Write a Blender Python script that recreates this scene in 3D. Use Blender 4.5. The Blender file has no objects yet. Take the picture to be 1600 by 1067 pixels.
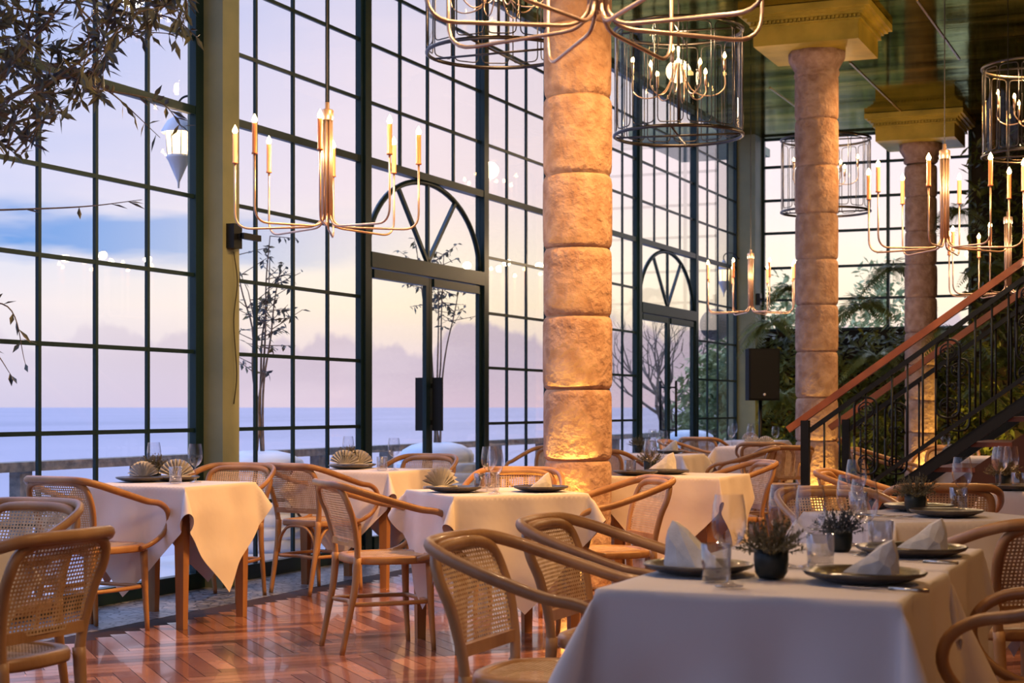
import bpy, math, random
from math import sin, cos, pi, atan, atan2, sqrt, radians, tan
from mathutils import Vector, Matrix, noise
C_ = bpy.context.scene
col = C_.collection
random.seed(7)

# ---------------------------------------------------------------- camera
F = 2600.0; CXP = 800.0; HY = 636.0; EYE = 1.18
YAW = atan(1090 / F); SA, CA = sin(YAW), cos(YAW)
def P(px, py, Z=0.0):
    s = (EYE - Z) * F / (py - HY); t = (px - CXP) / F
    return Vector((s * (-SA + t * CA), s * (CA + t * SA), Z))
def Q(px, py, s):
    t = (px - CXP) / F
    return Vector((s * (-SA + t * CA), s * (CA + t * SA), EYE + (HY - py) * s / F))
cam_d = bpy.data.cameras.new('camera'); cam = bpy.data.objects.new('camera', cam_d); col.objects.link(cam)
cam.location = (0, 0, EYE); cam.rotation_euler = (pi / 2, 0, YAW)
cam_d.sensor_width = 36; cam_d.lens = F / 1600 * 36; cam_d.shift_y = (HY - 533.5) / 1600
cam_d.clip_end = 60000; cam_d.clip_start = 0.05
cam_d.dof.use_dof = True; cam_d.dof.focus_distance = 8.2; cam_d.dof.aperture_fstop = 6.3
C_.camera = cam
vs = C_.view_settings; vs.view_transform = 'Standard'; vs.look = 'None'; vs.gamma = 1; vs.use_curve_mapping = False
vs.exposure = 0.55

# ---------------------------------------------------------------- world: dusk sky
def lin(r, g, b):
    f = lambda c: (c / 255) / 12.92 if c / 255 <= .04045 else ((c / 255 + .055) / 1.055) ** 2.4
    return (f(r), f(g), f(b), 1)
class NT:
    def __init__(s, tree): s.t = tree; s.n = tree.nodes; s.l = tree.links
    def new(s, ty, **k):
        n = s.n.new(ty)
        for a, v in k.items():
            if a.startswith('_'): n.inputs[int(a[1:])].default_value = v
            else: setattr(n, a, v)
        return n
    def math(s, op, a, b=None, c=None, clamp=False):
        n = s.n.new('ShaderNodeMath'); n.operation = op; n.use_clamp = clamp
        for i, v in enumerate((a, b, c)):
            if v is None: continue
            if isinstance(v, (int, float)): n.inputs[i].default_value = v
            else: s.l.new(v, n.inputs[i])
        return n.outputs[0]
    def ramp(s, fac, stops, interp='LINEAR'):
        n = s.n.new('ShaderNodeValToRGB'); cr = n.color_ramp; cr.interpolation = interp
        while len(cr.elements) < len(stops): cr.elements.new(0.5)
        for e, (p, c) in zip(cr.elements, stops): e.position = p; e.color = c if len(c) == 4 else (*c, 1)
        if fac is not None: s.l.new(fac, n.inputs[0])
        return n.outputs[0]
    def mix(s, fac, a, b, mode='MIX'):
        n = s.n.new('ShaderNodeMix'); n.data_type = 'RGBA'; n.blend_type = mode
        for i, v in ((0, fac), (6, a), (7, b)):
            if isinstance(v, (int, float)): n.inputs[i].default_value = v
            elif isinstance(v, tuple): n.inputs[i].default_value = v if len(v) == 4 else (*v, 1)
            else: s.l.new(v, n.inputs[i])
        return n.outputs[2]
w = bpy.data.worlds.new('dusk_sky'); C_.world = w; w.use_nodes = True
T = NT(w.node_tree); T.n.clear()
tc = T.new('ShaderNodeTexCoord'); sp = T.new('ShaderNodeSeparateXYZ'); T.l.new(tc.outputs['Generated'], sp.inputs[0])
x, y, z = sp.outputs
az = T.math('ARCTAN2', T.math('MULTIPLY', x, -1.0), y)
hz = T.math('SQRT', T.math('ADD', T.math('MULTIPLY', x, x), T.math('MULTIPLY', y, y)))
te = T.math('DIVIDE', z, T.math('ADD', hz, 0.001))
ev = T.math('MULTIPLY', te, 1 / 0.30, clamp=True)
def E_(yy): return (HY - yy) / 2600 / 0.30
warm = T.ramp(ev, [(0, lin(214, 188, 204)), (E_(590), lin(222, 200, 206)), (E_(480), lin(252, 230, 202)), (E_(420), lin(252, 234, 212)),
                   (E_(300), lin(240, 220, 222)), (E_(100), lin(232, 216, 226)), (1, lin(178, 186, 224))])
blue = T.ramp(ev, [(0, lin(196, 188, 212)), (E_(590), lin(206, 198, 216)), (E_(480), lin(226, 216, 220)), (E_(420), lin(214, 212, 224)),
                   (E_(300), lin(196, 198, 226)), (E_(100), lin(168, 182, 226)), (1, lin(140, 164, 220))])
azf = T.math('MULTIPLY', T.math('SUBTRACT', az, 0.44), 1 / 0.25, clamp=True)
sky = T.mix(azf, warm, blue)
# cloud bank: soft noise in (azimuth, elevation)
def cloud(sx, sy, off, detail=4.0, rough=0.55):
    cb = T.new('ShaderNodeCombineXYZ'); T.l.new(T.math('MULTIPLY', az, sx), cb.inputs[0]); T.l.new(T.math('MULTIPLY', te, sy), cb.inputs[1]); cb.inputs[2].default_value = off
    nz = T.new('ShaderNodeTexNoise'); nz.inputs['Scale'].default_value = 1.0; nz.inputs['Detail'].default_value = detail; nz.inputs['Roughness'].default_value = rough
    T.l.new(cb.outputs[0], nz.inputs['Vector']); return nz.outputs[0]
n1 = cloud(24, 12, 3.1)
top = T.math('ADD', T.math('MULTIPLY', T.math('SUBTRACT', n1, 0.5), 0.075), 0.044)
m1 = T.math('MULTIPLY', T.math('SUBTRACT', top, te), 1 / 0.0045, clamp=True)
m1 = T.math('MULTIPLY', m1, T.math('MULTIPLY', T.math('ADD', te, 0.004), 1 / 0.03, clamp=True))
m1 = T.math('MULTIPLY', m1, T.math('MULTIPLY_ADD', azf, -0.75, 1.0))
sky = T.mix(T.math('MULTIPLY', m1, 0.62), sky, lin(168, 152, 184))
n2 = cloud(7, 34, 9.3)
band = T.math('SUBTRACT', 1.0, T.math('MULTIPLY', T.math('ABSOLUTE', T.math('SUBTRACT', te, 0.100)), 1 / 0.026, clamp=True))
m2 = T.math('MULTIPLY', T.math('MULTIPLY', T.math('SUBTRACT', T.math('ADD', n2, T.math('MULTIPLY', band, 0.35)), 0.55), 5.0, clamp=True), azf)
m2 = T.math('MULTIPLY', m2, T.math('MULTIPLY', band, 2.5, clamp=True))
sky = T.mix(T.math('MULTIPLY', m2, 0.95), sky, lin(96, 146, 212))
n3 = cloud(5, 22, 21.0)
sky = T.mix(T.math('MULTIPLY', T.math('SUBTRACT', n3, 0.52), 1.2, clamp=True), sky, lin(244, 226, 232))
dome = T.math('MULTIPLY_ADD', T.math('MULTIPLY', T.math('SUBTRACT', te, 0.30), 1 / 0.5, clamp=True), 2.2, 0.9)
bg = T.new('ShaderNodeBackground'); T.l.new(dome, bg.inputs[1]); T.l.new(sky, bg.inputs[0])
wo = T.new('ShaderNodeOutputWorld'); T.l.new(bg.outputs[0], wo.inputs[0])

# ---------------------------------------------------------------- materials
def mat(name, base=(.5, .5, .5), rough=.5, metal=0., spec=.5, coat=0., emis=None, estr=0., trans=0., ior=1.45, sheen=0.):
    m = bpy.data.materials.new(name); m.use_nodes = True
    b = m.node_tree.nodes['Principled BSDF']
    b.inputs['Base Color'].default_value = (*base[:3], 1); b.inputs['Roughness'].default_value = rough
    b.inputs['Metallic'].default_value = metal; b.inputs['Specular IOR Level'].default_value = spec
    b.inputs['Coat Weight'].default_value = coat; b.inputs['IOR'].default_value = ior
    b.inputs['Transmission Weight'].default_value = trans
    if sheen: b.inputs['Sheen Weight'].default_value = sheen
    if emis: b.inputs['Emission Color'].default_value = (*emis[:3], 1); b.inputs['Emission Strength'].default_value = estr
    return m
def vary(m, c1, c2, scale=8., bump=0., coord='Object', detail=4., stretch=(1, 1, 1), rr=None, bscale=None, lo=.35, hi=.65):
    t = NT(m.node_tree); b = t.n['Principled BSDF']
    tc = t.new('ShaderNodeTexCoord'); mp = t.new('ShaderNodeMapping'); mp.inputs['Scale'].default_value = stretch
    t.l.new(tc.outputs[coord], mp.inputs[0])
    nz = t.new('ShaderNodeTexNoise'); nz.inputs['Scale'].default_value = scale; nz.inputs['Detail'].default_value = detail
    t.l.new(mp.outputs[0], nz.inputs['Vector'])
    c = t.ramp(nz.outputs[0], [(lo, c1), (hi, c2)]); t.l.new(c, b.inputs['Base Color'])
    if rr: t.l.new(t.math('MULTIPLY_ADD', nz.outputs[0], rr[1] - rr[0], rr[0]), b.inputs['Roughness'])
    if bump:
        n2 = t.new('ShaderNodeTexNoise'); n2.inputs['Scale'].default_value = bscale or scale * 3; n2.inputs['Detail'].default_value = 6
        t.l.new(mp.outputs[0], n2.inputs['Vector'])
        bp = t.new('ShaderNodeBump'); bp.inputs['Strength'].default_value = bump; bp.inputs['Distance'].default_value = .022 if bscale == 22 else .02
        t.l.new(n2.outputs[0], bp.inputs['Height']); t.l.new(bp.outputs[0], b.inputs['Normal'])
    return m
M = {}
M['wood'] = vary(mat('bentwood', rough=.42, coat=.15), lin(148, 104, 64), lin(188, 142, 94), 5, .1, stretch=(1, 1, .35), bscale=60)
M['table_wood'] = vary(mat('table_wood', rough=.4), lin(140, 96, 58), lin(172, 124, 80), 6, stretch=(1, 1, .2))
M['frame'] = mat('teal_black_steel', lin(18, 44, 50)[:3], .38, .3)
M['pier'] = vary(mat('olive_paint', rough=.6), lin(112, 120, 98), lin(128, 134, 108), 3)
M['black_metal'] = mat('black_iron', (.012, .014, .015), .42, .6)
M['dark_metal'] = mat('dark_bronze', (.10, .085, .075), .3, .9)
M['brass'] = mat('rose_brass', lin(216, 182, 156)[:3], .34, .8)
M['candle'] = mat('copper_sleeve', lin(226, 150, 104)[:3], .45, .3)
M['cord'] = mat('black_cord', (.02, .018, .016), .6)
M['bulb'] = mat('lit_bulb', (1, .8, .5), .3, emis=(1, .55, .18), estr=40)
M['bulb'].cycles.emission_sampling = 'NONE'
M['stone'] = vary(mat('column_stone', rough=.85, spec=.2), lin(164, 130, 108), lin(194, 162, 140), 11, 1.0, bscale=22, detail=9)
M['capital'] = vary(mat('gilt_plaster', rough=.5, metal=.15), lin(168, 146, 44), lin(206, 176, 62), 3)
M['black_pot'] = mat('black_ceramic', (.008, .016, .018), .45)
M['white_pot'] = mat('white_barrel', lin(198, 212, 226)[:3], .45)
M['steel'] = mat('cutlery_steel', (.6, .58, .55), .2, 1.)
M['plate'] = vary(mat('stoneware', rough=.35, coat=.3), lin(50, 44, 40), lin(76, 68, 62), 14, .15, bscale=50)
M['napkin'] = vary(mat('napkin_linen', rough=.9, spec=.1), lin(198, 194, 190), lin(216, 212, 208), 30, .1, bscale=300)
M['bark'] = vary(mat('bark', rough=.9), lin(108, 96, 88), lin(140, 126, 114), 20, .5)
M['olive_leaf'] = vary(mat('olive_leaves', rough=.5), lin(66, 78, 92), lin(128, 126, 92), 7, coord='Object')
M['herb'] = vary(mat('dry_herb', rough=.8), lin(96, 92, 66), lin(132, 122, 96), 60)
M['herb_blue'] = vary(mat('blue_herb', rough=.8), lin(52, 62, 72), lin(90, 94, 98), 60)
M['green_leaf'] = vary(mat('green_leaves', rough=.5), lin(44, 56, 24), lin(116, 124, 52), 3)
M['fern'] = vary(mat('fern_leaves', rough=.5), lin(74, 92, 40), lin(132, 140, 72), 5)
M['bush'] = vary(mat('garden_bush', rough=.7), lin(122, 142, 96), lin(182, 190, 140), 2)
M['bush2'] = vary(mat('garden_bush_dark', rough=.7), lin(84, 110, 74), lin(130, 150, 104), 2)
M['handrail'] = vary(mat('handrail_wood', rough=.4, coat=.1), lin(134, 72, 36), lin(170, 98, 52), 4, stretch=(1, 1, 1))
M['stair_brown'] = mat('stair_brown', lin(66, 36, 26)[:3], .6)
M['tread'] = mat('stair_tread', lin(110, 58, 36)[:3], .4)
M['plaster'] = mat('warm_plaster', lin(150, 120, 90)[:3], .8)
M['dark_wall'] = vary(mat('planted_wall_backing', rough=.9), lin(30, 26, 16), lin(58, 46, 28), 2)
M['speaker'] = mat('speaker_black', (.008, .009, .01), .8, spec=.15)
M['speaker_badge'] = mat('badge_silver', (.7, .7, .7), .3, .5)
M['rail_stone'] = vary(mat('balustrade_stone', rough=.9), lin(96, 98, 98), lin(140, 136, 128), 14, .3)
M['teal_metal'] = mat('teal_garden_metal', lin(20, 74, 88)[:3], .5)
M['lantern_white'] = mat('lantern_white', lin(206, 212, 224)[:3], .5)
M['lantern_glow'] = mat('lantern_glow', (1, .8, .5), .5, emis=(1, .66, .3), estr=2.6)
M['wicker'] = vary(mat('grey_wicker', rough=.8), lin(78, 74, 70), lin(120, 112, 102), 60)
M['brass_trim'] = mat('ceiling_brass', (.6, .42, .2), .3, .9)
M['socket'] = mat('wall_outlet_white', (.6, .6, .6), .5)
# terrace paving
M['terrace'] = mat('terrace_paving', lin(176, 186, 200)[:3], .35)
def m_cloth():
    m = mat('white_linen', lin(224, 214, 208)[:3], .85, spec=.15, sheen=.1); t = NT(m.node_tree); b = t.n['Principled BSDF']
    tc = t.new('ShaderNodeTexCoord'); n2 = t.new('ShaderNodeTexNoise'); n2.inputs['Scale'].default_value = 5; n2.inputs['Detail'].default_value = 3
    t.l.new(tc.outputs['Object'], n2.inputs['Vector'])
    bp = t.new('ShaderNodeBump'); bp.inputs['Strength'].default_value = .25; bp.inputs['Distance'].default_value = .03
    t.l.new(n2.outputs[0], bp.inputs['Height']); t.l.new(bp.outputs[0], b.inputs['Normal'])
    return m
M['cloth'] = m_cloth()
def m_cane():
    m = mat('woven_cane', lin(206, 172, 132)[:3], .6); t = NT(m.node_tree); b = t.n['Principled BSDF']
    uv = t.new('ShaderNodeUVMap'); sp = t.new('ShaderNodeSeparateXYZ'); t.l.new(uv.outputs[0], sp.inputs[0])
    u = t.math('ABSOLUTE', t.math('SUBTRACT', t.math('FRACT', t.math('MULTIPLY', sp.outputs[0], 1 / .0145)), .5))
    v = t.math('ABSOLUTE', t.math('SUBTRACT', t.math('FRACT', t.math('MULTIPLY', sp.outputs[1], 1 / .012)), .5))
    mx = t.math('MAXIMUM', t.math('MAXIMUM', u, v), t.math('MULTIPLY', t.math('ADD', u, v), .72))
    hole = t.math('LESS_THAN', mx, .28)
    nz = t.new('ShaderNodeTexNoise'); nz.inputs['Scale'].default_value = 25; t.l.new(uv.outputs[0], nz.inputs['Vector'])
    t.l.new(t.ramp(nz.outputs[0], [(.3, lin(190, 152, 110)), (.7, lin(222, 190, 150))]), b.inputs['Base Color'])
    tr = t.new('ShaderNodeBsdfTransparent'); mx2 = t.new('ShaderNodeMixShader'); out = t.n['Material Output']
    t.l.new(hole, mx2.inputs[0]); t.l.new(b.outputs[0], mx2.inputs[1]); t.l.new(tr.outputs[0], mx2.inputs[2]); t.l.new(mx2.outputs[0], out.inputs[0])
    return m
M['cane'] = m_cane()
def m_thin_glass(name, tint=(1, 1, 1), f0=.03, rough=.0, power=5.0):
    m = bpy.data.materials.new(name); m.use_nodes = True; t = NT(m.node_tree); t.n.clear()
    ge = t.new('ShaderNodeNewGeometry'); dt = t.new('ShaderNodeVectorMath', operation='DOT_PRODUCT')
    t.l.new(ge.outputs['Normal'], dt.inputs[0]); t.l.new(ge.outputs['Incoming'], dt.inputs[1])
    c = t.math('SUBTRACT', 1.0, t.math('ABSOLUTE', dt.outputs['Value']))
    fr = t.math('MULTIPLY_ADD', t.math('POWER', c, power), 1 - f0, f0, clamp=True)
    tr = t.new('ShaderNodeBsdfTransparent'); tr.inputs[0].default_value = (*tint, 1)
    gl = t.new('ShaderNodeBsdfGlossy'); gl.inputs['Roughness'].default_value = rough
    mx = t.new('ShaderNodeMixShader'); t.l.new(fr, mx.inputs[0])
    t.l.new(tr.outputs[0], mx.inputs[1]); t.l.new(gl.outputs[0], mx.inputs[2])
    o = t.new('ShaderNodeOutputMaterial'); t.l.new(mx.outputs[0], o.inputs[0]); return m
M['pane'] = m_thin_glass('window_glass', (.99, .995, .995), .02, 0)
M['lamp_glass'] = m_thin_glass('lantern_glass', (.97, .98, .97), .03, .02)
M['wine'] = m_thin_glass('wine_glass', (.96, .96, .97), .07, .02, 2.0)
M['tumbler'] = m_thin_glass('cut_glass', (.93, .93, .94), .16, .04, 2.2)
def m_ceiling():
    m = mat('lacquered_ceiling', rough=.1, metal=.9); t = NT(m.node_tree); b = t.n['Principled BSDF']; b.inputs['Specular Tint'].default_value = (.62, .62, .36, 1)
    tc = t.new('ShaderNodeTexCoord'); mp = t.new('ShaderNodeMapping'); mp.inputs['Scale'].default_value = (.5, 2.2, 1); t.l.new(tc.outputs['Object'], mp.inputs[0])
    nz = t.new('ShaderNodeTexNoise'); nz.inputs['Scale'].default_value = 1.3; nz.inputs['Detail'].default_value = 7; t.l.new(mp.outputs[0], nz.inputs['Vector'])
    c = t.ramp(nz.outputs[0], [(.34, lin(64, 60, 26)), (.5, lin(136, 128, 66)), (.66, lin(206, 176, 92))])
    sp = t.new('ShaderNodeSeparateXYZ'); t.l.new(tc.outputs['Object'], sp.inputs[0])
    seam = t.math('LESS_THAN', t.math('FRACT', t.math('ADD', sp.outputs[1], .35)), .035)
    c = t.mix(seam, c, (.012, .012, .008, 1)); t.l.new(c, b.inputs['Base Color'])
    t.l.new(t.math('MULTIPLY_ADD', nz.outputs[0], .12, .02), b.inputs['Roughness'])
    bp = t.new('ShaderNodeBump'); bp.inputs['Strength'].default_value = .06; bp.inputs['Distance'].default_value = .05
    t.l.new(nz.outputs[0], bp.inputs['Height']); t.l.new(bp.outputs[0], b.inputs['Normal'])
    return m
M['ceiling'] = m_ceiling()
def m_parquet():
    m = mat('parquet', rough=.2, coat=.25); t = NT(m.node_tree); b = t.n['Principled BSDF']
    at = t.new('ShaderNodeAttribute'); at.attribute_name = 'tone'
    uv = t.new('ShaderNodeUVMap'); mp = t.new('ShaderNodeMapping'); mp.inputs['Scale'].default_value = (2.5, 30, 1); t.l.new(uv.outputs[0], mp.inputs[0])
    nz = t.new('ShaderNodeTexNoise'); nz.inputs['Scale'].default_value = 1.5; nz.inputs['Detail'].default_value = 5; t.l.new(mp.outputs[0], nz.inputs['Vector'])
    f = t.math('ADD', t.math('MULTIPLY', at.outputs['Fac'], .75), t.math('MULTIPLY', nz.outputs[0], .35))
    c = t.ramp(f, [(.1, lin(84, 48, 38)), (.5, lin(134, 84, 66)), (.95, lin(178, 124, 98))]); t.l.new(c, b.inputs['Base Color'])
    n2 = t.new('ShaderNodeTexNoise'); n2.inputs['Scale'].default_value = 3.0; tc = t.new('ShaderNodeTexCoord'); t.l.new(tc.outputs['Object'], n2.inputs['Vector'])
    t.l.new(t.math('MULTIPLY_ADD', n2.outputs[0], .22, .1), b.inputs['Roughness'])
    bp = t.new('ShaderNodeBump'); bp.inputs['Strength'].default_value = .12; bp.inputs['Distance'].default_value = .01
    t.l.new(t.math('ADD', n2.outputs[0], t.math('MULTIPLY', nz.outputs[0], .3)), bp.inputs['Height']); t.l.new(bp.outputs[0], b.inputs['Normal'])
    return m
M['parquet'] = m_parquet()
M['grout'] = mat('floor_joint', lin(50, 28, 20)[:3], .7)
def m_mosaic():
    m = mat('stone_mosaic', rough=.3); t = NT(m.node_tree); b = t.n['Principled BSDF']
    tc = t.new('ShaderNodeTexCoord'); vo = t.new('ShaderNodeTexVoronoi'); vo.inputs['Scale'].default_value = 16; vo.feature = 'DISTANCE_TO_EDGE'
    v2 = t.new('ShaderNodeTexVoronoi'); v2.inputs['Scale'].default_value = 16
    for v in (vo, v2): t.l.new(tc.outputs['Object'], v.inputs['Vector'])
    c = t.ramp(v2.outputs['Color'], [(0, lin(86, 92, 104)), (1, lin(164, 164, 168))])
    c = t.mix(t.math('LESS_THAN', vo.outputs[0], .07), c, lin(52, 52, 58)); t.l.new(c, b.inputs['Base Color'])
    return m
M['mosaic'] = m_mosaic()
def m_sea():
    m = mat('sea_water', lin(92, 116, 168)[:3], .35, spec=.5); t = NT(m.node_tree); b = t.n['Principled BSDF']
    tc = t.new('ShaderNodeTexCoord'); mp = t.new('ShaderNodeMapping'); mp.inputs['Scale'].default_value = (.004, .001, 1); t.l.new(tc.outputs['Object'], mp.inputs[0])
    nz = t.new('ShaderNodeTexNoise'); nz.inputs['Scale'].default_value = 1; nz.inputs['Detail'].default_value = 5; t.l.new(mp.outputs[0], nz.inputs['Vector'])
    t.l.new(t.ramp(nz.outputs[0], [(.35, lin(112, 116, 138)), (.65, lin(136, 136, 156))]), b.inputs['Base Color'])
    return m
M['sea'] = m_sea()

# ---------------------------------------------------------------- mesh helpers
class MB:
    def __init__(s): s.v = []; s.f = []; s.sm = []; s.uv = {}
    def face(s, idx, smooth=False, uv=None):
        if uv: s.uv[len(s.f)] = uv
        s.f.append(tuple(idx)); s.sm.append(smooth)
    def box(s, a, b):
        (x0, y0, z0), (x1, y1, z1) = a, b; o = len(s.v)
        s.v += [(x0, y0, z0), (x1, y0, z0), (x1, y1, z0), (x0, y1, z0), (x0, y0, z1), (x1, y0, z1), (x1, y1, z1), (x0, y1, z1)]
        for q in ((0, 3, 2, 1), (4, 5, 6, 7), (0, 1, 5, 4), (1, 2, 6, 5), (2, 3, 7, 6), (3, 0, 4, 7)): s.face([o + i for i in q])
        return s
    def prism(s, base, vec):            # extrude a polygon (list of 3d pts) along vec
        o = len(s.v); n = len(base); v = Vector(vec)
        s.v += [tuple(Vector(p)) for p in base] + [tuple(Vector(p) + v) for p in base]
        s.face(list(range(o, o + n))[::-1]); s.face(range(o + n, o + 2 * n))
        for i in range(n): j = (i + 1) % n; s.face((o + i, o + j, o + n + j, o + n + i))
        return s
    def beam(s, a, b, wid, hei, up=(0, 0, 1)):
        a, b = Vector(a), Vector(b); d = (b - a).normalized(); u = Vector(up); sd = d.cross(u).normalized(); u = sd.cross(d)
        q = [a + sd * (i * wid / 2) + u * (j * hei / 2) for i, j in ((-1, -1), (1, -1), (1, 1), (-1, 1))]
        return s.prism(q, b - a)
    def tube(s, pts, r, n=8, closed=False, cap=True, flat=1.0, up=None):
        pts = [Vector(p) for p in pts]; k = len(pts); rr = r if isinstance(r, (list, tuple)) else [r] * k
        tg = []
        for i in range(k):
            a = pts[(i - 1) % k] if (closed or i > 0) else pts[i]; b = pts[(i + 1) % k] if (closed or i < k - 1) else pts[i]
            d = b - a; tg.append(d.normalized() if d.length > 1e-9 else Vector((0, 0, 1)))
        nrm = Vector(up) if up else (Vector((0, 0, 1)) if abs(tg[0].z) < .9 else Vector((1, 0, 0)))
        o = len(s.v)
        for i in range(k):
            nrm = nrm - tg[i] * nrm.dot(tg[i])
            if nrm.length < 1e-6: nrm = Vector((1, 0, 0)) - tg[i] * tg[i].x
            nrm.normalize(); bi = tg[i].cross(nrm)
            for j in range(n):
                a = 2 * pi * j / n; p = pts[i] + nrm * (cos(a) * rr[i]) + bi * (sin(a) * rr[i] * flat); s.v.append(tuple(p))
        for i in range(k if closed else k - 1):
            i2 = (i + 1) % k
            for j in range(n):
                j2 = (j + 1) % n; s.face((o + i * n + j, o + i * n + j2, o + i2 * n + j2, o + i2 * n + j), True)
        if cap and not closed:
            s.face([o + j for j in range(n)][::-1]); s.face([o + (k - 1) * n + j for j in range(n)])
        return s
    def lathe(s, prof, n=24, c=(0, 0, 0), wob=None):
        o = len(s.v); k = len(prof)
        for i, (r, z) in enumerate(prof):
            for j in range(n):
                a = 2 * pi * j / n; q = r * (1 + (wob(a, z) if wob else 0)); s.v.append((c[0] + q * cos(a), c[1] + q * sin(a), c[2] + z))
        for i in range(k - 1):
            for j in range(n):
                j2 = (j + 1) % n; s.face((o + i * n + j, o + i * n + j2, o + (i + 1) * n + j2, o + (i + 1) * n + j), True)
        return s
    def leaf(s, p, d, L, W, up):
        d = d.normalized(); sd = d.cross(up)
        if sd.length < 1e-3: sd = d.cross(Vector((1, .3, 0)))
        sd.normalize(); nn = sd.cross(d); o = len(s.v)
        s.v += [tuple(p), tuple(p + d * L * .5 + sd * W * .5 + nn * W * .15), tuple(p + d * L), tuple(p + d * L * .5 - sd * W * .5 + nn * W * .15)]
        s.face((o, o + 1, o + 2)); s.face((o, o + 2, o + 3)); return s
    def build(s, name, m, parent=None, loc=None, shade=None):
        me = bpy.data.meshes.new(name); me.from_pydata(s.v, [], s.f)
        me.polygons.foreach_set('use_smooth', s.sm)
        if s.uv:
            ul = me.uv_layers.new(name='UVMap')
            for pi_, p in enumerate(me.polygons):
                if pi_ in s.uv:
                    for li, c in zip(p.loop_indices, s.uv[pi_]): ul.data[li].uv = c
        me.materials.append(m); me.update()
        o = bpy.data.objects.new(name, me); col.objects.link(o)
        if parent: o.parent = parent
        if loc: o.location = loc
        return o
def cr(pts, n=6, closed=False):
    pts = [Vector(p) for p in pts]; out = []; k = len(pts)
    rng = range(k if closed else k - 1)
    for i in rng:
        p0 = pts[(i - 1) % k] if closed or i > 0 else pts[0] * 2 - pts[1]
        p1 = pts[i]; p2 = pts[(i + 1) % k]
        p3 = pts[(i + 2) % k] if closed or i < k - 2 else pts[-1] * 2 - pts[-2]
        for j in range(n):
            t = j / n; out.append(.5 * ((2 * p1) + (p2 - p0) * t + (2 * p0 - 5 * p1 + 4 * p2 - p3) * t * t + (3 * p1 - p0 - 3 * p2 + p3) * t ** 3))
    if not closed: out.append(pts[-1])
    return out
def bend(pts, r, n=5):                     # polyline with rounded corners
    pts = [Vector(p) for p in pts]; out = [pts[0]]
    for i in range(1, len(pts) - 1):
        a, b, c = pts[i - 1], pts[i], pts[i + 1]; u = (a - b); v = (c - b); q = min(r, u.length * .49, v.length * .49)
        p0 = b + u.normalized() * q; p2 = b + v.normalized() * q
        for j in range(n + 1): t = j / n; out.append(p0 * (1 - t) ** 2 + b * 2 * t * (1 - t) + p2 * t * t)
    out.append(pts[-1]); return out
def tag(o, label=None, cat=None, group=None, kind=None):
    if label: o['label'] = label
    if cat: o['category'] = cat
    if group: o['group'] = group
    if kind: o['kind'] = kind
    return o
def empty(name, loc=(0, 0, 0), rz=0.):
    o = bpy.data.objects.new(name, None); col.objects.link(o); o.location = loc; o.rotation_euler = (0, 0, rz); o.empty_display_size = .1
    return o
KIDS = {}
def kids(o): return [c for c in bpy.data.objects if c.parent == o]
def copy_tree(o, parent=None, tree=None):
    if tree is None: tree = build_tree(o)
    c = tree[0].copy(); col.objects.link(c)
    if parent: c.parent = parent
    for ch in tree[1]: copy_tree(None, c, ch)
    return c
def build_tree(o): return (o, [build_tree(k) for k in kids(o)])
class Proto:                               # first use moves the prototype itself, later uses copy it
    def __init__(s, root): s.root = root; s.tree = build_tree(root); s.used = False
    def place(s, loc, rz, label, cat=None, group=None, scale=None):
        o = s.root if not s.used else copy_tree(None, None, s.tree); s.used = True
        o.location = loc; o.rotation_euler = (0, 0, rz)
        if scale: o.scale = (scale,) * 3
        if cat is None: cat = s.root['category']
        return tag(o, label, cat, group)
def struct(o): o['kind'] = 'structure'; return o
def light(name, ty, loc, power, color, radius=.05, parent=None, rot=None, **k):
    d = bpy.data.lights.new(name, ty); d.energy = power; d.color = color
    if ty != 'AREA': d.shadow_soft_size = radius
    for a, v in k.items(): setattr(d, a, v)
    o = bpy.data.objects.new(name, d); col.objects.link(o); o.location = loc
    if rot: o.rotation_euler = rot
    if parent: o.parent = parent
    return o
WARM = (1, .67, .38)

# ---------------------------------------------------------------- setting: floor, ceiling, walls
WX = -6.1; YE = 23.0; ZC = 4.97; XR = 5.0; YB = -5.0
# herringbone parquet, planks at 45 degrees to the window wall
fl = MB(); tones = []
PL, PW = .54, .09
c45 = cos(pi / 4); plank_n = 0
def plank(cx, cy, ang):
    global plank_n
    g = .0016; hx, hy = PL / 2 - g, PW / 2 - g; ca, sa = cos(ang), sin(ang)
    q = [(cx + a * ca - b * sa, cy + a * sa + b * ca) for a, b in ((-hx, -hy), (hx, -hy), (hx, hy), (-hx, hy))]
    if min(p[0] for p in q) < -5.42 or max(p[0] for p in q) > XR or min(p[1] for p in q) < YB or max(p[1] for p in q) > YE: return
    o = len(fl.v); fl.v += [(a, b, 0.0) for a, b in q]
    du = random.random() * 9; dv = random.random() * 9
    fl.face((o, o + 1, o + 2, o + 3), False, [(du, dv), (du + PL, dv), (du + PL, dv + PW), (du, dv + PW)])
    tones.append(random.random())
import itertools
R0 = radians(45)                           # zigzag direction
k = int(PL / PW)
for i in range(-420, 420):
    for j in range(-60, 60):
        # herringbone lattice in plank space: horizontal planks at (i, i + 2kj) staircase
        bx = i * PW + j * PL; by = i * PW - j * PL
        for (ox, oy, an) in ((PL / 2, PW / 2, 0), (PW / 2, PL / 2 + PW, pi / 2)):
            X, Y = bx + ox, by + oy
            cx = X * cos(R0) - Y * sin(R0) - 1; cy = X * sin(R0) + Y * cos(R0) + 9
            if -6 < cx < XR and YB < cy < YE and cx > -6: plank(cx, cy, an + R0)
o = fl.build('floor', M['parquet']); struct(o)
at = o.data.attributes.new('tone', 'FLOAT', 'FACE'); at.data.foreach_set('value', tones)
struct(MB().box((-5.42, YB, -.06), (XR, YE, -.0015)).build('floor', M['grout']))
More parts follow.
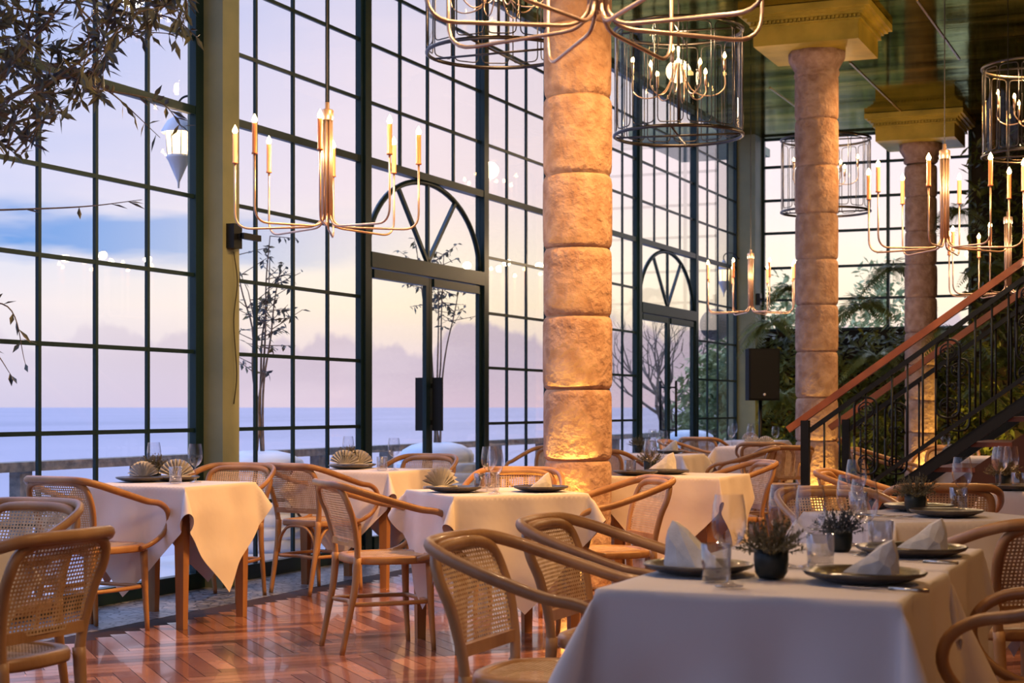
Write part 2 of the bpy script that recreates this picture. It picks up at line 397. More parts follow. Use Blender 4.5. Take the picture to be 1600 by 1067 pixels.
struct(MB().box((WX - .08, YB, -.12), (-5.42, YE, .0)).build('floor', M['mosaic']))
struct(MB().box((WX - .1, YB, ZC), (XR, YE + .1, ZC + .2)).build('ceiling', M['ceiling']))
struct(MB().box((XR, YB, 0), (XR + .15, YE, ZC)).build('wall_right', M['plaster']))
struct(MB().box((1.5, YB - .15, 0), (XR, YB, ZC)).build('wall_back', M['plaster']))
struct(MB().box((-2.95, YE, 0), (XR, YE + .15, ZC)).build('wall_end', M['dark_wall']))
struct(MB().box((WX, YE, -.1), (-2.95, YE + .15, 2.26)).build('wall_end', M['dark_wall']))
for i, (px_, y0, y1) in enumerate(((1433, 0, 92), (1328, 97, 187), (1203, 137, 168))):
    a = P(px_, y0, ZC)
    slope = (636 - y0) / (1890 - px_); b = P(px_ + (y1 - y0) / slope, y1, ZC); b.x = a.x
    struct(MB().beam((a.x, a.y, ZC - .006), (a.x, b.y, ZC - .006), .02, .012).build('trim_%d' % (i + 1), M['brass_trim']))

# ---------------------------------------------------------------- window wall
ZL = [.52, 1.03, 1.54, 2.04, 2.55, 3.11, 3.58, 4.04, 4.5]
def glass_box(mb_name, y0, y1, z0, z1, parent):
    g = MB().box((WX - .004, y0, z0), (WX + .004, y1, z1)); return g.build('pane', M['pane'], parent)
def window(name, y0, y1, muls, ew=.04):
    m = MB(); T_ = .035
    m.box((WX - .035, y0, 0), (WX + .035, y1, .1)); m.box((WX - .035, y0, ZC - .06), (WX + .035, y1, ZC))
    m.box((WX - .024, y0, .1), (WX + .024, y0 + ew, ZC - .06)); m.box((WX - .024, y1 - ew, .1), (WX + .024, y1, ZC - .06))
    for q in muls: m.box((WX - .011, q - .013, .1), (WX + .011, q + .013, ZC - .06))
    for z_ in ZL:
        h_ = .027 if abs(z_ - 3.11) < .01 else .013; d_ = .02 if h_ > .02 else .01
        m.box((WX - d_, y0 + ew, z_ - h_), (WX + d_, y1 - ew, z_ + h_))
    o = struct(m.build(name, M['frame'])); glass_box('', y0 + ew, y1 - ew, .1, ZC - .06, o); return o
window('window_1', YB, 9.27, [9.2 - .5225 * i for i in range(1, 27)], .09)
window('window_2', 9.47, 11.50, [9.95, 10.46, 10.97])
window('window_3', 13.90, 15.93, [14.42, 14.9, 15.4])
window('window_4', 16.27, 18.25, [16.8, 17.3, 17.76])
window('window_5', 20.65, 22.62, [21.2, 21.7, 22.2])
def arch_door(name, y0, y1, bar_handles):
    m = MB(); yc = (y0 + y1) / 2; pw = .10
    m.box((WX - .045, y0, 0), (WX + .045, y0 + pw, ZC)); m.box((WX - .045, y1 - pw, 0), (WX + .045, y1, ZC))
    a, b = y0 + pw, y1 - pw
    m.box((WX - .05, a, 2.28), (WX + .05, b, 2.40)); m.box((WX - .04, a, 3.08), (WX + .04, b, 3.14)); m.box((WX - .03, a, ZC - .06), (WX + .03, b, ZC))
    for q in (-.52, 0, .52): m.box((WX - .011, yc + q - .013, 3.14), (WX + .011, yc + q + .013, ZC - .06))
    for z_ in (3.58, 4.04, 4.5): m.box((WX - .01, a, z_ - .013), (WX + .01, b, z_ + .013))
    R_ = (b - a) / 2 - .02; Hh = .67
    arc = [(WX, yc + cos(t) * R_, 2.40 + sin(t) * Hh) for t in [pi * i / 32 for i in range(33)]]
    m.tube(arc, .024, 8)
    m.box((WX - .015, yc - .016, 2.40), (WX + .015, yc + .016, 3.08))
    for sgn in (-1, 1): m.beam((WX, yc, 2.40), (WX, yc + sgn * .56, 2.40 + Hh * sqrt(1 - (.56 / R_) ** 2)), .034, .03, up=(1, 0, 0))
    o = struct(m.build(name, M['frame'])); glass_box('', a, b, 2.40, ZC - .06, o)
    for sgn in (-1, 1):
        d = MB(); e0, e1 = (yc + .004, b - .004) if sgn > 0 else (a + .004, yc - .004)
        for q0, q1 in ((e0, e0 + .055), (e1 - .055, e1)): d.box((WX - .018, q0, .02), (WX + .018, q1, 2.27))
        d.box((WX - .03, e0 + .07, .02), (WX + .03, e1 - .07, .16)); d.box((WX - .03, e0 + .07, 2.2), (WX + .03, e1 - .07, 2.27))
        lf = d.build('door_leaf', M['frame'], o); glass_box('', e0 + .055, e1 - .055, .16, 2.2, lf)
        if sgn < 0: continue
        for side in (-1, 1):
            h = MB(); yy = yc + .035
            if bar_handles:
                h.tube([(WX + side * .10, yy, .82), (WX + side * .10, yy, 1.5)], .016, 8)
                for zz in (.9, 1.42): h.tube([(WX + side * .018, yy, zz), (WX + side * .10, yy, zz)], .01, 6)
            else:
                x0, x1 = sorted((WX + side * .035, WX + side * .125)); h.box((x0, yy - .012, .98), (x1, yy + .012, 1.43))
                for zz in (1.05, 1.36): a0, a1 = sorted((WX + side * .018, WX + side * .036)); h.box((a0, yy - .01, zz - .02), (a1, yy + .01, zz + .02))
            h.build('door_handle', M['black_metal'], lf)
    return o
arch_door('door_1', 11.50, 13.90, False)
arch_door('door_2', 18.25, 20.65, True)
for i, (y0, y1, x1) in enumerate(((9.27, 9.47, -5.93), (15.93, 16.27, -5.93), (22.62, 23.0, -5.82))):
    struct(MB().box((WX - .1, y0, 0), (x1, y1, ZC)).build('trim_%d' % (i + 4), M['pier']))
# end wall window
m = MB()
xs = [-5.82, -4.72, -3.55, -2.95]
for q in (-5.8, -5.25, -4.06, -2.97): m.box((q - .02, YE - .02, 2.26), (q + .02, YE + .04, ZC))
for z_ in (2.26, 2.68, 3.13, 3.62, 4.08, 4.55, ZC - .03): m.box((-5.82, YE - .015, z_ - .018), (-2.95, YE + .03, z_ + .018))
o = struct(m.build('window_6', M['frame'])); MB().box((-5.82, YE + .002, 2.26), (-2.95, YE + .01, ZC)).build('pane', M['pane'], o)

m = MB()  # unseen back window, added to bring cool fill to the front table
for i in range(15): q = WX + .02 + i * .54; m.box((q - .02, YB - .03, .1), (q + .02, YB + .03, ZC))
for z_ in [.05] + ZL + [ZC - .03]: m.box((WX, YB - .02, z_ - .018), (1.5, YB + .02, z_ + .018))
o = struct(m.build('added_window_7', M['frame'])); MB().box((WX, YB - .004, .1), (1.5, YB + .004, ZC)).build('pane', M['pane'], o)
# ---------------------------------------------------------------- columns
def column(x, y, label):
    r0 = random.Random(int(y * 10)); root = empty('stone_column', (x, y, 0))
    m = MB(); zt = 4.42; n = 9; hh = 4.34 / 9.5
    z = 0; drums = []
    while z < zt - .1:
        h = .44 + r0.uniform(-.03, .03); drums.append((z, min(z + h, zt))); z += h
    prof = []
    for (a, b) in drums:
        R = .205 + r0.uniform(-.003, .004)
        prof += [(R - .022, a), (R - .011, a + .008), (R - .003, a + .022), (R + .001, a + .05), (R + .002, (a + b) / 2), (R + .001, b - .05), (R - .003, b - .022), (R - .011, b - .008), (R - .022, b)]
    m.lathe([(0, 0)] + prof + [(0, zt)], 48, wob=lambda a, zz: .012 * noise.noise(Vector((cos(a) * 2, sin(a) * 2, zz * 3))))
    m.build('shaft', M['stone'], root)
    nk = MB(); nk.lathe([(.2, 4.36), (.22, 4.38), (.225, 4.41), (.215, 4.44), (.25, 4.50), (.275, 4.54), (.28, 4.62), (0, 4.62)], 8); nk.build('neck', M['stone'], root)
    c = MB()
    def slab(h, z0, z1): c.box((-h, -h, z0), (h, h, z1))
    slab(.50, 4.62, 4.80); slab(.53, 4.80, 4.815); slab(.50, 4.815, 4.85)
    for k_, (h, z0, z1) in enumerate(((.55, 4.85, 4.875), (.585, 4.875, 4.90), (.62, 4.90, 4.965))): slab(h, z0, z1)
    c.build('entablature', M['capital'], root)
    dn = MB()
    for i in range(26):
        q = -.5 + i * .04
        for a, b in (((q, -.525, 4.822), (q + .02, -.5, 4.848)), ((q, .5, 4.822), (q + .02, .525, 4.848)), ((-.525, q, 4.822), (-.5, q + .02, 4.848)), ((.5, q, 4.822), (.525, q + .02, 4.848))): dn.box(a, b)
    dn.build('dentil_band', M['capital'], root)
    return tag(root, label, 'column', 'stone columns under the mirrored ceiling')
column(-3.52, 9.42, 'largest and nearest rough stone column, warm lit at its foot')
column(-3.52, 16.05, 'middle stone column with gilded capital behind the stair newel')
column(-3.49, 22.18, 'farthest stone column, in front of the planted end wall')
def uplight(x, y, tx, ty, tz, power, label, sz=85):
    m = MB(); m.lathe([(0, 0), (.05, 0), (.055, .03), (.045, .05), (.04, .035), (0, .035)], 16)
    o = m.build('floor_uplight', M['black_metal'], None, (x, y, 0)); tag(o, label, 'floor lamp', 'floor uplights beside the columns')
    d = Vector((tx - x, ty - y, tz - .05)); rot = d.to_track_quat('-Z', 'Y').to_euler()
    light('uplight_lamp', 'SPOT', (0, 0, .06), power, (1, .6, .14), .02, o, rot, spot_size=radians(sz), spot_blend=.8)
uplight(-3.49, 9.13, -3.50, 9.27, .9, 230, 'small black floor uplight at the foot of the nearest column')
uplight(-3.38, 15.73, -3.45, 15.95, 1.1, 60, 'small black floor uplight at the foot of the middle column')
uplight(-3.34, 21.85, -3.43, 22.1, 1.1, 60, 'small black floor uplight at the foot of the farthest column')

uplight(-4.9, 22.0, -4.8, 22.8, 1.4, 60, 'added small black floor uplight before the planted wall, by the loudspeaker', 120)  # this uplight and the next are added to brighten the planted wall
uplight(-2.5, 21.9, -2.3, 22.8, 2.2, 110, 'added small black floor uplight before the planted wall, right of the farthest column', 130)
# ---------------------------------------------------------------- bentwood armchair
def make_chair(arches=False):
    root = empty('bentwood_armchair'); tag(root, 'x', 'chair')
    # seat
    def seat_pt(a, k=1.0):
        x = .225 * (abs(cos(a)) ** .62) * (1 if cos(a) > 0 else -1); y = .215 * (abs(sin(a)) ** .62) * (1 if sin(a) > 0 else -1)
        return (x * k * (1 - .12 * (1 if y < 0 else 0) * abs(y) / .215), y * k)
    N = 36; m = MB(); o = 0
    rings = [(1, .425), (1.01, .435), (1.01, .452), (.985, .462), (.84, .464), (.82, .452), (.82, .43)]
    for k_, z_ in rings:
        for i in range(N): q = seat_pt(2 * pi * i / N, k_); m.v.append((q[0], q[1], z_))
    for r_ in range(len(rings)):
        r2 = (r_ + 1) % len(rings)
        for i in range(N): j = (i + 1) % N; m.face((r_ * N + i, r_ * N + j, r2 * N + j, r2 * N + i), True)
    m.build('seat_frame', M['wood'], root)
    m = MB(); pts = [seat_pt(2 * pi * i / N, .85) for i in range(N)]; m.v = [(a, b, .458) for a, b in pts] + [(0, 0, .452)]
    for i in range(N): j = (i + 1) % N; m.face((i, j, N), False, [pts[i], pts[j], (0, 0)])
    m.build('seat', M['cane'], root)
    # legs
    for sx in (-1, 1):
        m = MB(); m.tube(cr([(sx * .168, -.275, 0), (sx * .17, -.245, .15), (sx * .172, -.212, .32), (sx * .174, -.2, .46)], 4), [.0135 + .007 * i / 12 for i in range(13)], 8)
        m.build('leg', M['wood'], root)
        m = MB(); m.tube(cr([(sx * .185, .185, 0), (sx * .182, .172, .2), (sx * .178, .165, .43)], 4), [.012 + .009 * i / 8 for i in range(9)], 8)
        m.build('leg', M['wood'], root)
    # back frame
    half = [(.174, -.2, .44), (.186, -.207, .53), (.203, -.23, .64), (.212, -.258, .712), (.195, -.278, .768), (.14, -.292, .793), (.06, -.298, .80)]
    full = [Vector(p) for p in half] + [Vector((0, -.30, .80))] + [Vector((-a, b, c)) for a, b, c in half[::-1]]
    fp = cr(full, 4); m = MB(); m.tube(fp, .0155, 8, up=(0, 1, 0), flat=1.15); m.beam((-.18, -.209, .525), (.18, -.209, .525), .018, .034)
    m.build('back_frame', M['wood'], root)
    m = MB(); nz_ = 12; o = 0; rows = []
    hp = cr([Vector(p) for p in half] + [Vector((0, -.30, .80))], 8)
    for i in range(nz_ + 1):
        zz = .525 + (.795 - .525) * i / nz_
        best = min(hp, key=lambda p: abs(p.z - zz)); wx = max(best.x - .003, .01); yy = best.y
        row = []
        for j in range(9):
            t = -1 + j / 4; row.append(len(m.v)); m.v.append((t * wx, yy - .014 * (1 - t * t), zz))
        rows.append(row)
    for i in range(nz_):
        for j in range(8):
            q = (rows[i][j], rows[i][j + 1], rows[i + 1][j + 1], rows[i + 1][j]); m.face(q, True, [(m.v[a][0], m.v[a][2]) for a in q])
    m.build('backrest', M['cane'], root)
    # arm rail
    h = [(.10, -.322, .812), (.19, -.300, .808), (.245, -.235, .787), (.272, -.13, .752), (.285, -.02, .718), (.288, .08, .69), (.284, .17, .675), (.277, .235, .635), (.268, .255, .57), (.255, .22, .505), (.24, .15, .462), (.236, .08, .445)]
    full = [Vector((-a, b, c)) for a, b, c in h[::-1]] + [Vector((0, -.33, .812))] + [Vector(p) for p in h]
    m = MB(); q = cr(full, 4); kq = len(q); m.tube(q, [.0135 + .0055 * min(1, 3 * min(i, kq - 1 - i) / kq) for i in range(kq)], 8, flat=.85)
    m.build('arm_rail', M['wood'], root)
    # stretcher ring
    m = MB(); m.tube(cr([(.17, .13, .235), (.165, -.2, .235), (.0, -.19, .235), (-.165, -.2, .235), (-.17, .13, .235), (-.1, .17, .235), (.1, .17, .235)], 5, True), .011, 6, closed=True)
    m.build('stretcher', M['wood'], root)
    if arches:
        for a, b in ((( -.165, -.215), (.165, -.215)), ((.175, .165), (-.175, .165)), ((.172, -.2), (.178, .16)), ((-.172, -.2), (-.178, .16))):
            A = Vector((*a, .25)); B = Vector((*b, .25)); mid = (A + B) / 2
            m = MB(); m.tube(cr([A, A.lerp(B, .06) + Vector((0, 0, .1)), A.lerp(B, .25) + Vector((0, 0, .165)), mid + Vector((0, 0, .178)), A.lerp(B, .75) + Vector((0, 0, .165)), A.lerp(B, .94) + Vector((0, 0, .1)), B], 3), .009, 6)
            m.build('brace', M['wood'], root)
    return root
chair = Proto(make_chair()); chair_b = Proto(make_chair(True))
def put_chair(x, y, head, label, proto=chair):
    proto.place((x, y, 0), -radians(head), label, 'chair', 'cane and bentwood armchairs')
CH = [
 (-3.33, 3.93, -90, 'cane-backed armchair at bottom left corner, back turned, cut by the frame edge', chair),
 (-4.17, 4.91, 180, 'cane armchair with round hoop behind the white table at the left edge', chair),
 (-5.38, 7.20, 8, 'cane armchair seen from behind, pushed up to the table by the left windows', chair),
 (-5.60, 8.74, 172, 'cane armchair beyond the yellow-lit cloth, between left table and pier', chair),
 (-5.28, 9.40, 14, 'cane armchair with arched leg braces in front of the arched-door table', chair_b),
 (-3.74, 7.31, 44, 'side-on armchair standing free on the parquet left of the middle table', chair),
 (-1.64, 4.24, 90, 'largest armchair in front, facing right to the nearest white table', chair),
 (-1.70, 5.03, 90, 'armchair just behind the largest front one, facing right', chair),
 (-2.84, 7.98, -130, 'armchair right of the middle table, facing left before the orange cloth', chair),
 (-2.97, 10.70, -125, 'armchair behind the orange-clothed table right of the big column, arms to the left', chair),
 (-0.335, 4.34, -90, 'armchair at the bottom right corner, only its curved arms in view', chair),
 (-0.62, 5.80, -40, 'cane-backed armchair at the right edge beside the second joined table', chair),
 (-1.20, 8.15, -15, 'wide hooped cane armchair behind the black-potted herb at right', chair),
 (-1.40, 7.12, 140, 'armchair behind the wine glasses of the joined tables, facing the viewer', chair),
 (-1.72, 9.40, 90, 'armchair right of the stair newel post, back at its left', chair),
 (-3.68, 8.78, 165, 'armchair half hidden left of the big column, behind the middle table', chair),
 (-5.42, 11.05, 178, 'armchair before the glass door, behind the table with fan napkins', chair),
 (-5.55, 14.0, 185, 'pale armchair by the window just left of the big column', chair),
]
for c in CH: put_chair(*c)

# ---------------------------------------------------------------- tables and cloths
def make_table():
    root = empty('dining_table'); tag(root, 'x', 'table'); h = .345
    MB().box((-h, -h, .72), (h, h, .752)).build('tabletop', M['table_wood'], root)
    ap = MB(); 
    for a, b in (((-.3, -.31, .64), (.3, -.29, .72)), ((-.3, .29, .64), (.3, .31, .72)), ((-.31, -.3, .64), (-.29, .3, .72)), ((.29, -.3, .64), (.31, .3, .72))): ap.box(a, b)
    ap.build('apron', M['table_wood'], root)
    for sx in (-1, 1):
        for sy in (-1, 1):
            m = MB(); x, y = sx * .295, sy * .295; o = 0; a, b = .022, .032
            m.v = [(x - a, y - a, 0), (x + a, y - a, 0), (x + a, y + a, 0), (x - a, y + a, 0), (x - b, y - b, .72), (x + b, y - b, .72), (x + b, y + b, .72), (x - b, y + b, .72)]
            for q in ((0, 3, 2, 1), (4, 5, 6, 7), (0, 1, 5, 4), (1, 2, 6, 5), (2, 3, 7, 6), (3, 0, 4, 7)): m.face(q)
            m.build('leg', M['table_wood'], root)
    return root
table = Proto(make_table())
def cloth_mesh(seed, side, rot45, a=.352, n=56, kc=.55, folds=.012, ztop=.758):
    m = MB(); rs = Vector((seed * 7.3, seed * 3.1, 0)); h = side / 2
    for i in range(n + 1):
        for j in range(n + 1):
            u = -h + side * i / n; v = -h + side * j / n
            if rot45: u, v = (u - v) * cos(pi / 4), (u + v) * cos(pi / 4)
            qx, qy = max(-a, min(a, u)), max(-a, min(a, v)); du, dv = u - qx, v - qy; d = sqrt(du * du + dv * dv)
            if d < 1e-9: m.v.append((u, v, ztop + .0015 * noise.noise(Vector((u * 6, v * 6, 1)) + rs))); continue
            ang = atan2(abs(dv), abs(du)); cn = sin(2 * ang)
            k = .07 + kc * max(0, cn) ** .8 * min(1, d / .05)
            k = min(k, .93); nx, ny = du / d, dv / d
            along = (u if abs(dv) > abs(du) else v)
            w_ = folds * sin(along * 19 + seed * 2 + 2 * noise.noise(Vector((along * 3, seed, 0)))) * min(1, d / .25) * (1 - cn)
            w_ += folds * 1.2 * noise.noise(Vector((u * 5, v * 5, 2)) + rs) * min(1, d / .15)
            out = d * k + w_ * 1.0
            drop = d * sqrt(1 - k * k)
            rnd = .012; 
            if drop < rnd: drop = drop * drop / (2 * rnd) + 0 
            else: drop = drop - rnd / 2
            m.v.append((qx + nx * out, qy + ny * out, max(.03, ztop - drop)))
    for i in range(n):
        for j in range(n):
            q = i * (n + 1) + j; m.face((q, q + n + 1, q + n + 2, q + 1), True)
    return m
M['hem'] = M['cloth']
def put_cloth(x, y, rot, label, seed, side=1.3, diag=True, kc=.55, n=56, ztop=.758):
    o = cloth_mesh(seed, side, diag, kc=kc, n=n, ztop=ztop).build('tablecloth', M['cloth'], None, (x, y, 0)); o.rotation_euler = (0, 0, radians(rot))
    o.rotation_euler = (0, 0, radians(rot))
    return tag(o, label, 'tablecloth', 'white tablecloths')
TB = {  # x, y, rotation (deg ccw), diagonal cloth, side, name phrase
 'front': (-.97, 4.01, 0, False, 1.62, 'the nearest front table'),
 'front2': (-.97, 4.72, 0, True, 1.36, 'the table joined behind the nearest one'),
 'mid': (-3.30, 7.655, 45, True, 1.32, 'the middle table before the big column'),
 'left': (-5.33, 7.77, 0, True, 1.34, 'the table by the left windows'),
 'arch': (-5.26, 9.99, 0, True, 1.34, 'the table by the arched door'),
 'pillar': (-3.05, 9.99, 0, True, 1.3, 'the table right of the big column'),
 'right': (-1.02, 6.62, 41, True, 1.32, 'the table behind the two joined ones'),
 'stair': (-.70, 8.98, 0, True, 1.3, 'the table under the stair rail'),
 'door2': (-4.58, 14.27, 0, True, 1.3, 'the table by the second arched door'),
 'far': (-4.5, 17.5, 0, True, 1.3, 'the table left of the middle column'),
 'corner': (-3.80, 3.84, 0, True, 1.3, 'the white table at the left edge'),
 'behind': (-1.75, 13.95 + .6, 0, True, 1.3, 'the table behind the stair railing'),
 'far2': (-5.3, 20.6, 0, True, 1.3, 'the farthest table'),
}
for i, (k_, (x, y, r, dg, sd, ph)) in enumerate(TB.items()):
    table.place((x, y, 0), radians(r), 'square wooden dining table, ' + ph, 'table', 'square dining tables')
    put_cloth(x, y, r, ('long white cloth falling in straight folds over ' if not dg else 'white cloth with hanging corner point over ') + ph, i + 1, sd, dg, .2 if k_ == 'front2' else (.15 if k_ == 'pillar' else .5 if dg else .38), 72 if i < 7 else 40, .762 if k_ == 'front2' else .758)
for x, y, h, l in ((-3.85, 14.45, -95, 'small far armchair right of the second door table'), (-4.75, 13.45, 0, 'far armchair seen from behind at the second door table'),
                   (-3.72, 15.35, -32, 'far square-backed armchair just left of the middle column'), (-4.2, 16.7, -10, 'far armchair with pale pink-lit back beside the far table'),
                   (-5.2, 17.4, 90, 'far armchair left of the far table, under the door handles'), (-4.3, 19.6, -100, 'armchair near the loudspeaker stand in the distance'),
                   (-2.55, 14.5, 90, 'dim armchair seen between the stair balusters'), (-5.55, 19.2, 0, 'most distant armchair, before the farthest table'),
                   (-2.2, 13.9+1.5, 180, 'dim armchair beyond the table behind the stair railing')):
    put_chair(x, y, h, l)

# ---------------------------------------------------------------- table ware
ZT = .762
def make_wine():
    m = MB(); m.lathe([(.0, .001), (.032, .001), (.034, .003), (.02, .006), (.006, .012), (.0038, .03), (.0035, .075), (.005, .088), (.02, .098), (.034, .115), (.0405, .14), (.0405, .16), (.037, .19), (.0325, .215)], 28)
    return tag(m.build('wine_glass', M['wine']), 'x', 'wine glass')
def make_tumbler():
    m = MB(); w = lambda a, z: .035 * cos(a * 9 + z * 60) * (1 if z < .07 else .2)
    m.lathe([(0, 0), (.03, 0), (.033, .006), (.0365, .09), (.035, .091), (.0335, .088), (.031, .014), (0, .012)], 36, wob=w)
    return tag(m.build('water_tumbler', M['tumbler']), 'x', 'glass')
def make_plate():
    m = MB(); w = lambda a, z: .03 * cos(2 * a + .6) + .015 * cos(5 * a)
    m.lathe([(0, .0), (.08, .0), (.1, .004), (.132, .016), (.138, .023), (.134, .026), (.122, .02), (.098, .011), (0, .009)], 40, wob=w)
    return tag(m.build('stoneware_plate', M['plate']), 'x', 'plate')
def make_fan():
    m = MB(); n = 22
    for i in range(n + 1):
        a = pi * (.08 + .84 * i / n); d = .014 if i % 2 else -.014
        m.v.append((.012 * cos(a), d * .15, .004)); m.v.append((.058 * cos(a), d * .7, .004 + .058 * sin(a))); m.v.append((.105 * cos(a), d * 1.3, .004 + .105 * sin(a)))
    for i in range(n):
        for q in (0, 1): m.face((3 * i + q, 3 * i + 3 + q, 3 * i + 4 + q, 3 * i + 1 + q))
    m.tube([(-.1, 0, .008), (.1, 0, .008)], .007, 6)
    return tag(m.build('folded_napkin', M['napkin']), 'x', 'napkin')
def make_cone():
    m = MB()                               # folded peak with a long tail to one side
    m.v = [(.022, .004, .112), (-.125, .015, .006), (-.012, -.05, .003), (.004, -.022, .048), (.052, -.02, .003), (.03, .045, .003), (.034, -.004, .106), (-.06, .04, .004), (-.03, -.012, .062)]
    for f in ((1, 2, 8), (8, 2, 3), (8, 3, 0), (3, 6, 0), (3, 2, 4), (3, 4, 6), (6, 4, 5), (0, 6, 5), (0, 5, 7), (0, 7, 8), (8, 7, 1)): m.face(f)
    o = m.build('folded_napkin', M['napkin']); md = o.modifiers.new('soft', 'SUBSURF'); md.levels = md.render_levels = 1
    return tag(o, 'x', 'napkin')
def make_herb(mt):
    root = empty('potted_herb'); tag(root, 'x', 'potted plant')
    MB().lathe([(0, 0), (.026, 0), (.034, .012), (.037, .04), (.036, .062), (.032, .062), (.031, .05), (0, .05)], 20).build('pot', M['black_pot'], root)
    r = random.Random(5); m = MB()
    for i in range(150):
        a = r.uniform(0, 2 * pi); el = r.uniform(.15, 1.4); L = r.uniform(.05, .088)
        d = Vector((cos(a) * cos(el), sin(a) * cos(el), sin(el))); p0 = Vector((cos(a) * .01, sin(a) * .01, .05)); p1 = p0 + d * L
        m.tube([p0, p1], .0007, 3, cap=False)
        for k_ in range(9):
            q = p0 + d * L * r.uniform(.35, 1.0); m.leaf(q, (d + Vector((r.uniform(-1, 1), r.uniform(-1, 1), r.uniform(-1, 1)))), r.uniform(.007, .013), .0045, Vector((r.random(), r.random(), 1)))
    m.build('foliage', mt, root)
    return root
def make_fork():
    m = MB(); m.tube([(0, -.09, .004), (0, .03, .003)], [.004, .002], 6, flat=.5); m.box((-.011, .03, .002), (.011, .05, .004))
    for q in (-.009, -.003, .003, .009): m.tube([(q, .05, .003), (q, .095, .004)], .0012, 4)
    return tag(m.build('fork', M['steel']), 'x', 'fork')
def make_knife():
    m = MB(); m.tube([(0, -.1, .004), (0, -.005, .004)], .0045, 6, flat=.7); m.prism([(-.006, -.005, .0025), (.006, -.005, .0025), (.008, .08, .0025), (-.006, .105, .0025)], (0, 0, .002))
    return tag(m.build('table_knife', M['steel']), 'x', 'knife')
PR = {'wine': Proto(make_wine()), 'tumbler': Proto(make_tumbler()), 'plate': Proto(make_plate()), 'fan': Proto(make_fan()), 'cone': Proto(make_cone()),
      'herb': Proto(make_herb(M['herb'])), 'herb2': Proto(make_herb(M['herb_blue'])), 'fork': Proto(make_fork()), 'knife': Proto(make_knife())}
GR = {'wine': 'wine glasses on the tables', 'tumbler': 'cut glass tumblers on the tables', 'plate': 'dark stoneware plates', 'fan': 'pleated fan napkins', 'cone': 'cone folded napkins',
      'herb': 'potted herbs on the tables', 'herb2': 'potted herbs on the tables', 'fork': 'forks beside plates', 'knife': 'knives beside plates'}
ADJ = {'wine': 'stemmed wine glass', 'tumbler': 'cut glass tumbler', 'plate': 'dark stoneware plate', 'fan': 'fan-pleated grey napkin', 'cone': 'cone-folded grey napkin',
       'herb': 'brown-green herb in black pot', 'herb2': 'blue-grey herb in black pot', 'fork': 'steel fork', 'knife': 'steel knife'}
def ware(tb, items):
    """items: (kind, dx, dy, z offset, rotation, where) with dx, dy in metres from the table centre"""
    x0, y0, ph = TB[tb][0], TB[tb][1], TB[tb][5]
    for it in items:
        kind, dx, dy, where = it[:4]; rt = radians(TB[tb][2]); lx, ly = dx * cos(rt) + dy * sin(rt), -dx * sin(rt) + dy * cos(rt)
        lm = .22 if kind == 'plate' else .29; lx, ly = max(-lm, min(lm, lx)), max(-lm, min(lm, ly)); dx, dy = lx * cos(rt) - ly * sin(rt), lx * sin(rt) + ly * cos(rt)
        dz = it[4] if len(it) > 4 else 0; rz = it[5] if len(it) > 5 else 0; sc = it[6] if len(it) > 6 else None
        PR[kind].place((x0 + dx, y0 + dy, ZT + dz), radians(rz), f'{ADJ[kind]} {where} on {ph}', None, GR[kind], sc)
def at_px(tb, px, py): p = P(px, py, ZT); return p.x - TB[tb][0], p.y - TB[tb][1]
def W(tb, items):
    out = []
    for it in items: dx, dy = at_px(tb, it[1], it[2]); out.append((it[0], dx, dy) + tuple(it[3:]))
    ware(tb, out)
W('front', [('plate', 1068, 894, 'at the left end'), ('cone', 1068, 893, 'lying on the left plate', .012, 160, 1.35), ('tumbler', 1119, 908, 'beside the left plate'),
   ('wine', 1139, 917, 'standing foremost at left'), ('herb', 1205, 903, 'in the middle', 0, 0, 1.15), ('tumbler', 1282, 888, 'right of the herb pot'), ('wine', 1288, 878, 'leftward behind the right tumbler'), ('wine', 1238, 880, 'behind the herb pot'),
   ('plate', 1350, 908, 'near the right end', 0, 0, 1.05), ('cone', 1380, 906, 'standing on the right plate', .012, 15, 1.0), ('knife', 1385, 922, 'before the right plate', 0, 80)])
W('front2', [('plate', 1425, 868, 'at the right end', 0, 40, 1.1), ('cone', 1458, 866, 'standing on the right plate', .012, 15, 1.05), ('knife', 1440, 879, 'before the right plate', 0, 80), ('herb2', 1312, 862, 'among the glasses'),
    ('wine', 1350, 868, 'left of the right plate'), ('wine', 1336, 850, 'farthest back'), ('tumbler', 1376, 862, 'between stem and plate')])
W('mid', [('plate', 700, 768, 'at the left end'), ('fan', 688, 767, 'on the left plate', .012, 60), ('plate', 845, 767, 'at the right end'), ('cone', 852, 766, 'on the right plate', .012, 60, .9), ('wine', 778, 772, 'in front, at centre'),
   ('wine', 764, 763, 'just behind the centre glass'), ('tumbler', 752, 768, 'left of the glass stems'), ('tumbler', 770, 766, 'right behind the stems')])
W('left', [('plate', 218, 752, 'at the left end'), ('fan', 210, 750, 'on the left plate', .012, 10, .9), ('fan', 302, 748, 'near the right end', .012, 40), ('plate', 300, 749, 'at the right end'), ('herb', 244, 745, 'between the napkins'),
   ('wine', 192, 744, 'behind the left napkin'), ('wine', 305, 754, 'at the front right'), ('tumbler', 274, 755, 'right of the herb pot')])
W('arch', [('plate', 545, 732, 'at the left'), ('fan', 538, 730, 'on the left plate', .012, 20), ('fan', 584, 728, 'right of the herb pot', .012, 20), ('plate', 590, 728, 'at the back'), ('herb', 564, 728, 'between two fan napkins'),
   ('wine', 510, 728, 'at the left end'), ('wine', 624, 735, 'at the right end'), ('tumbler', 597, 735, 'in front of the right napkin')])
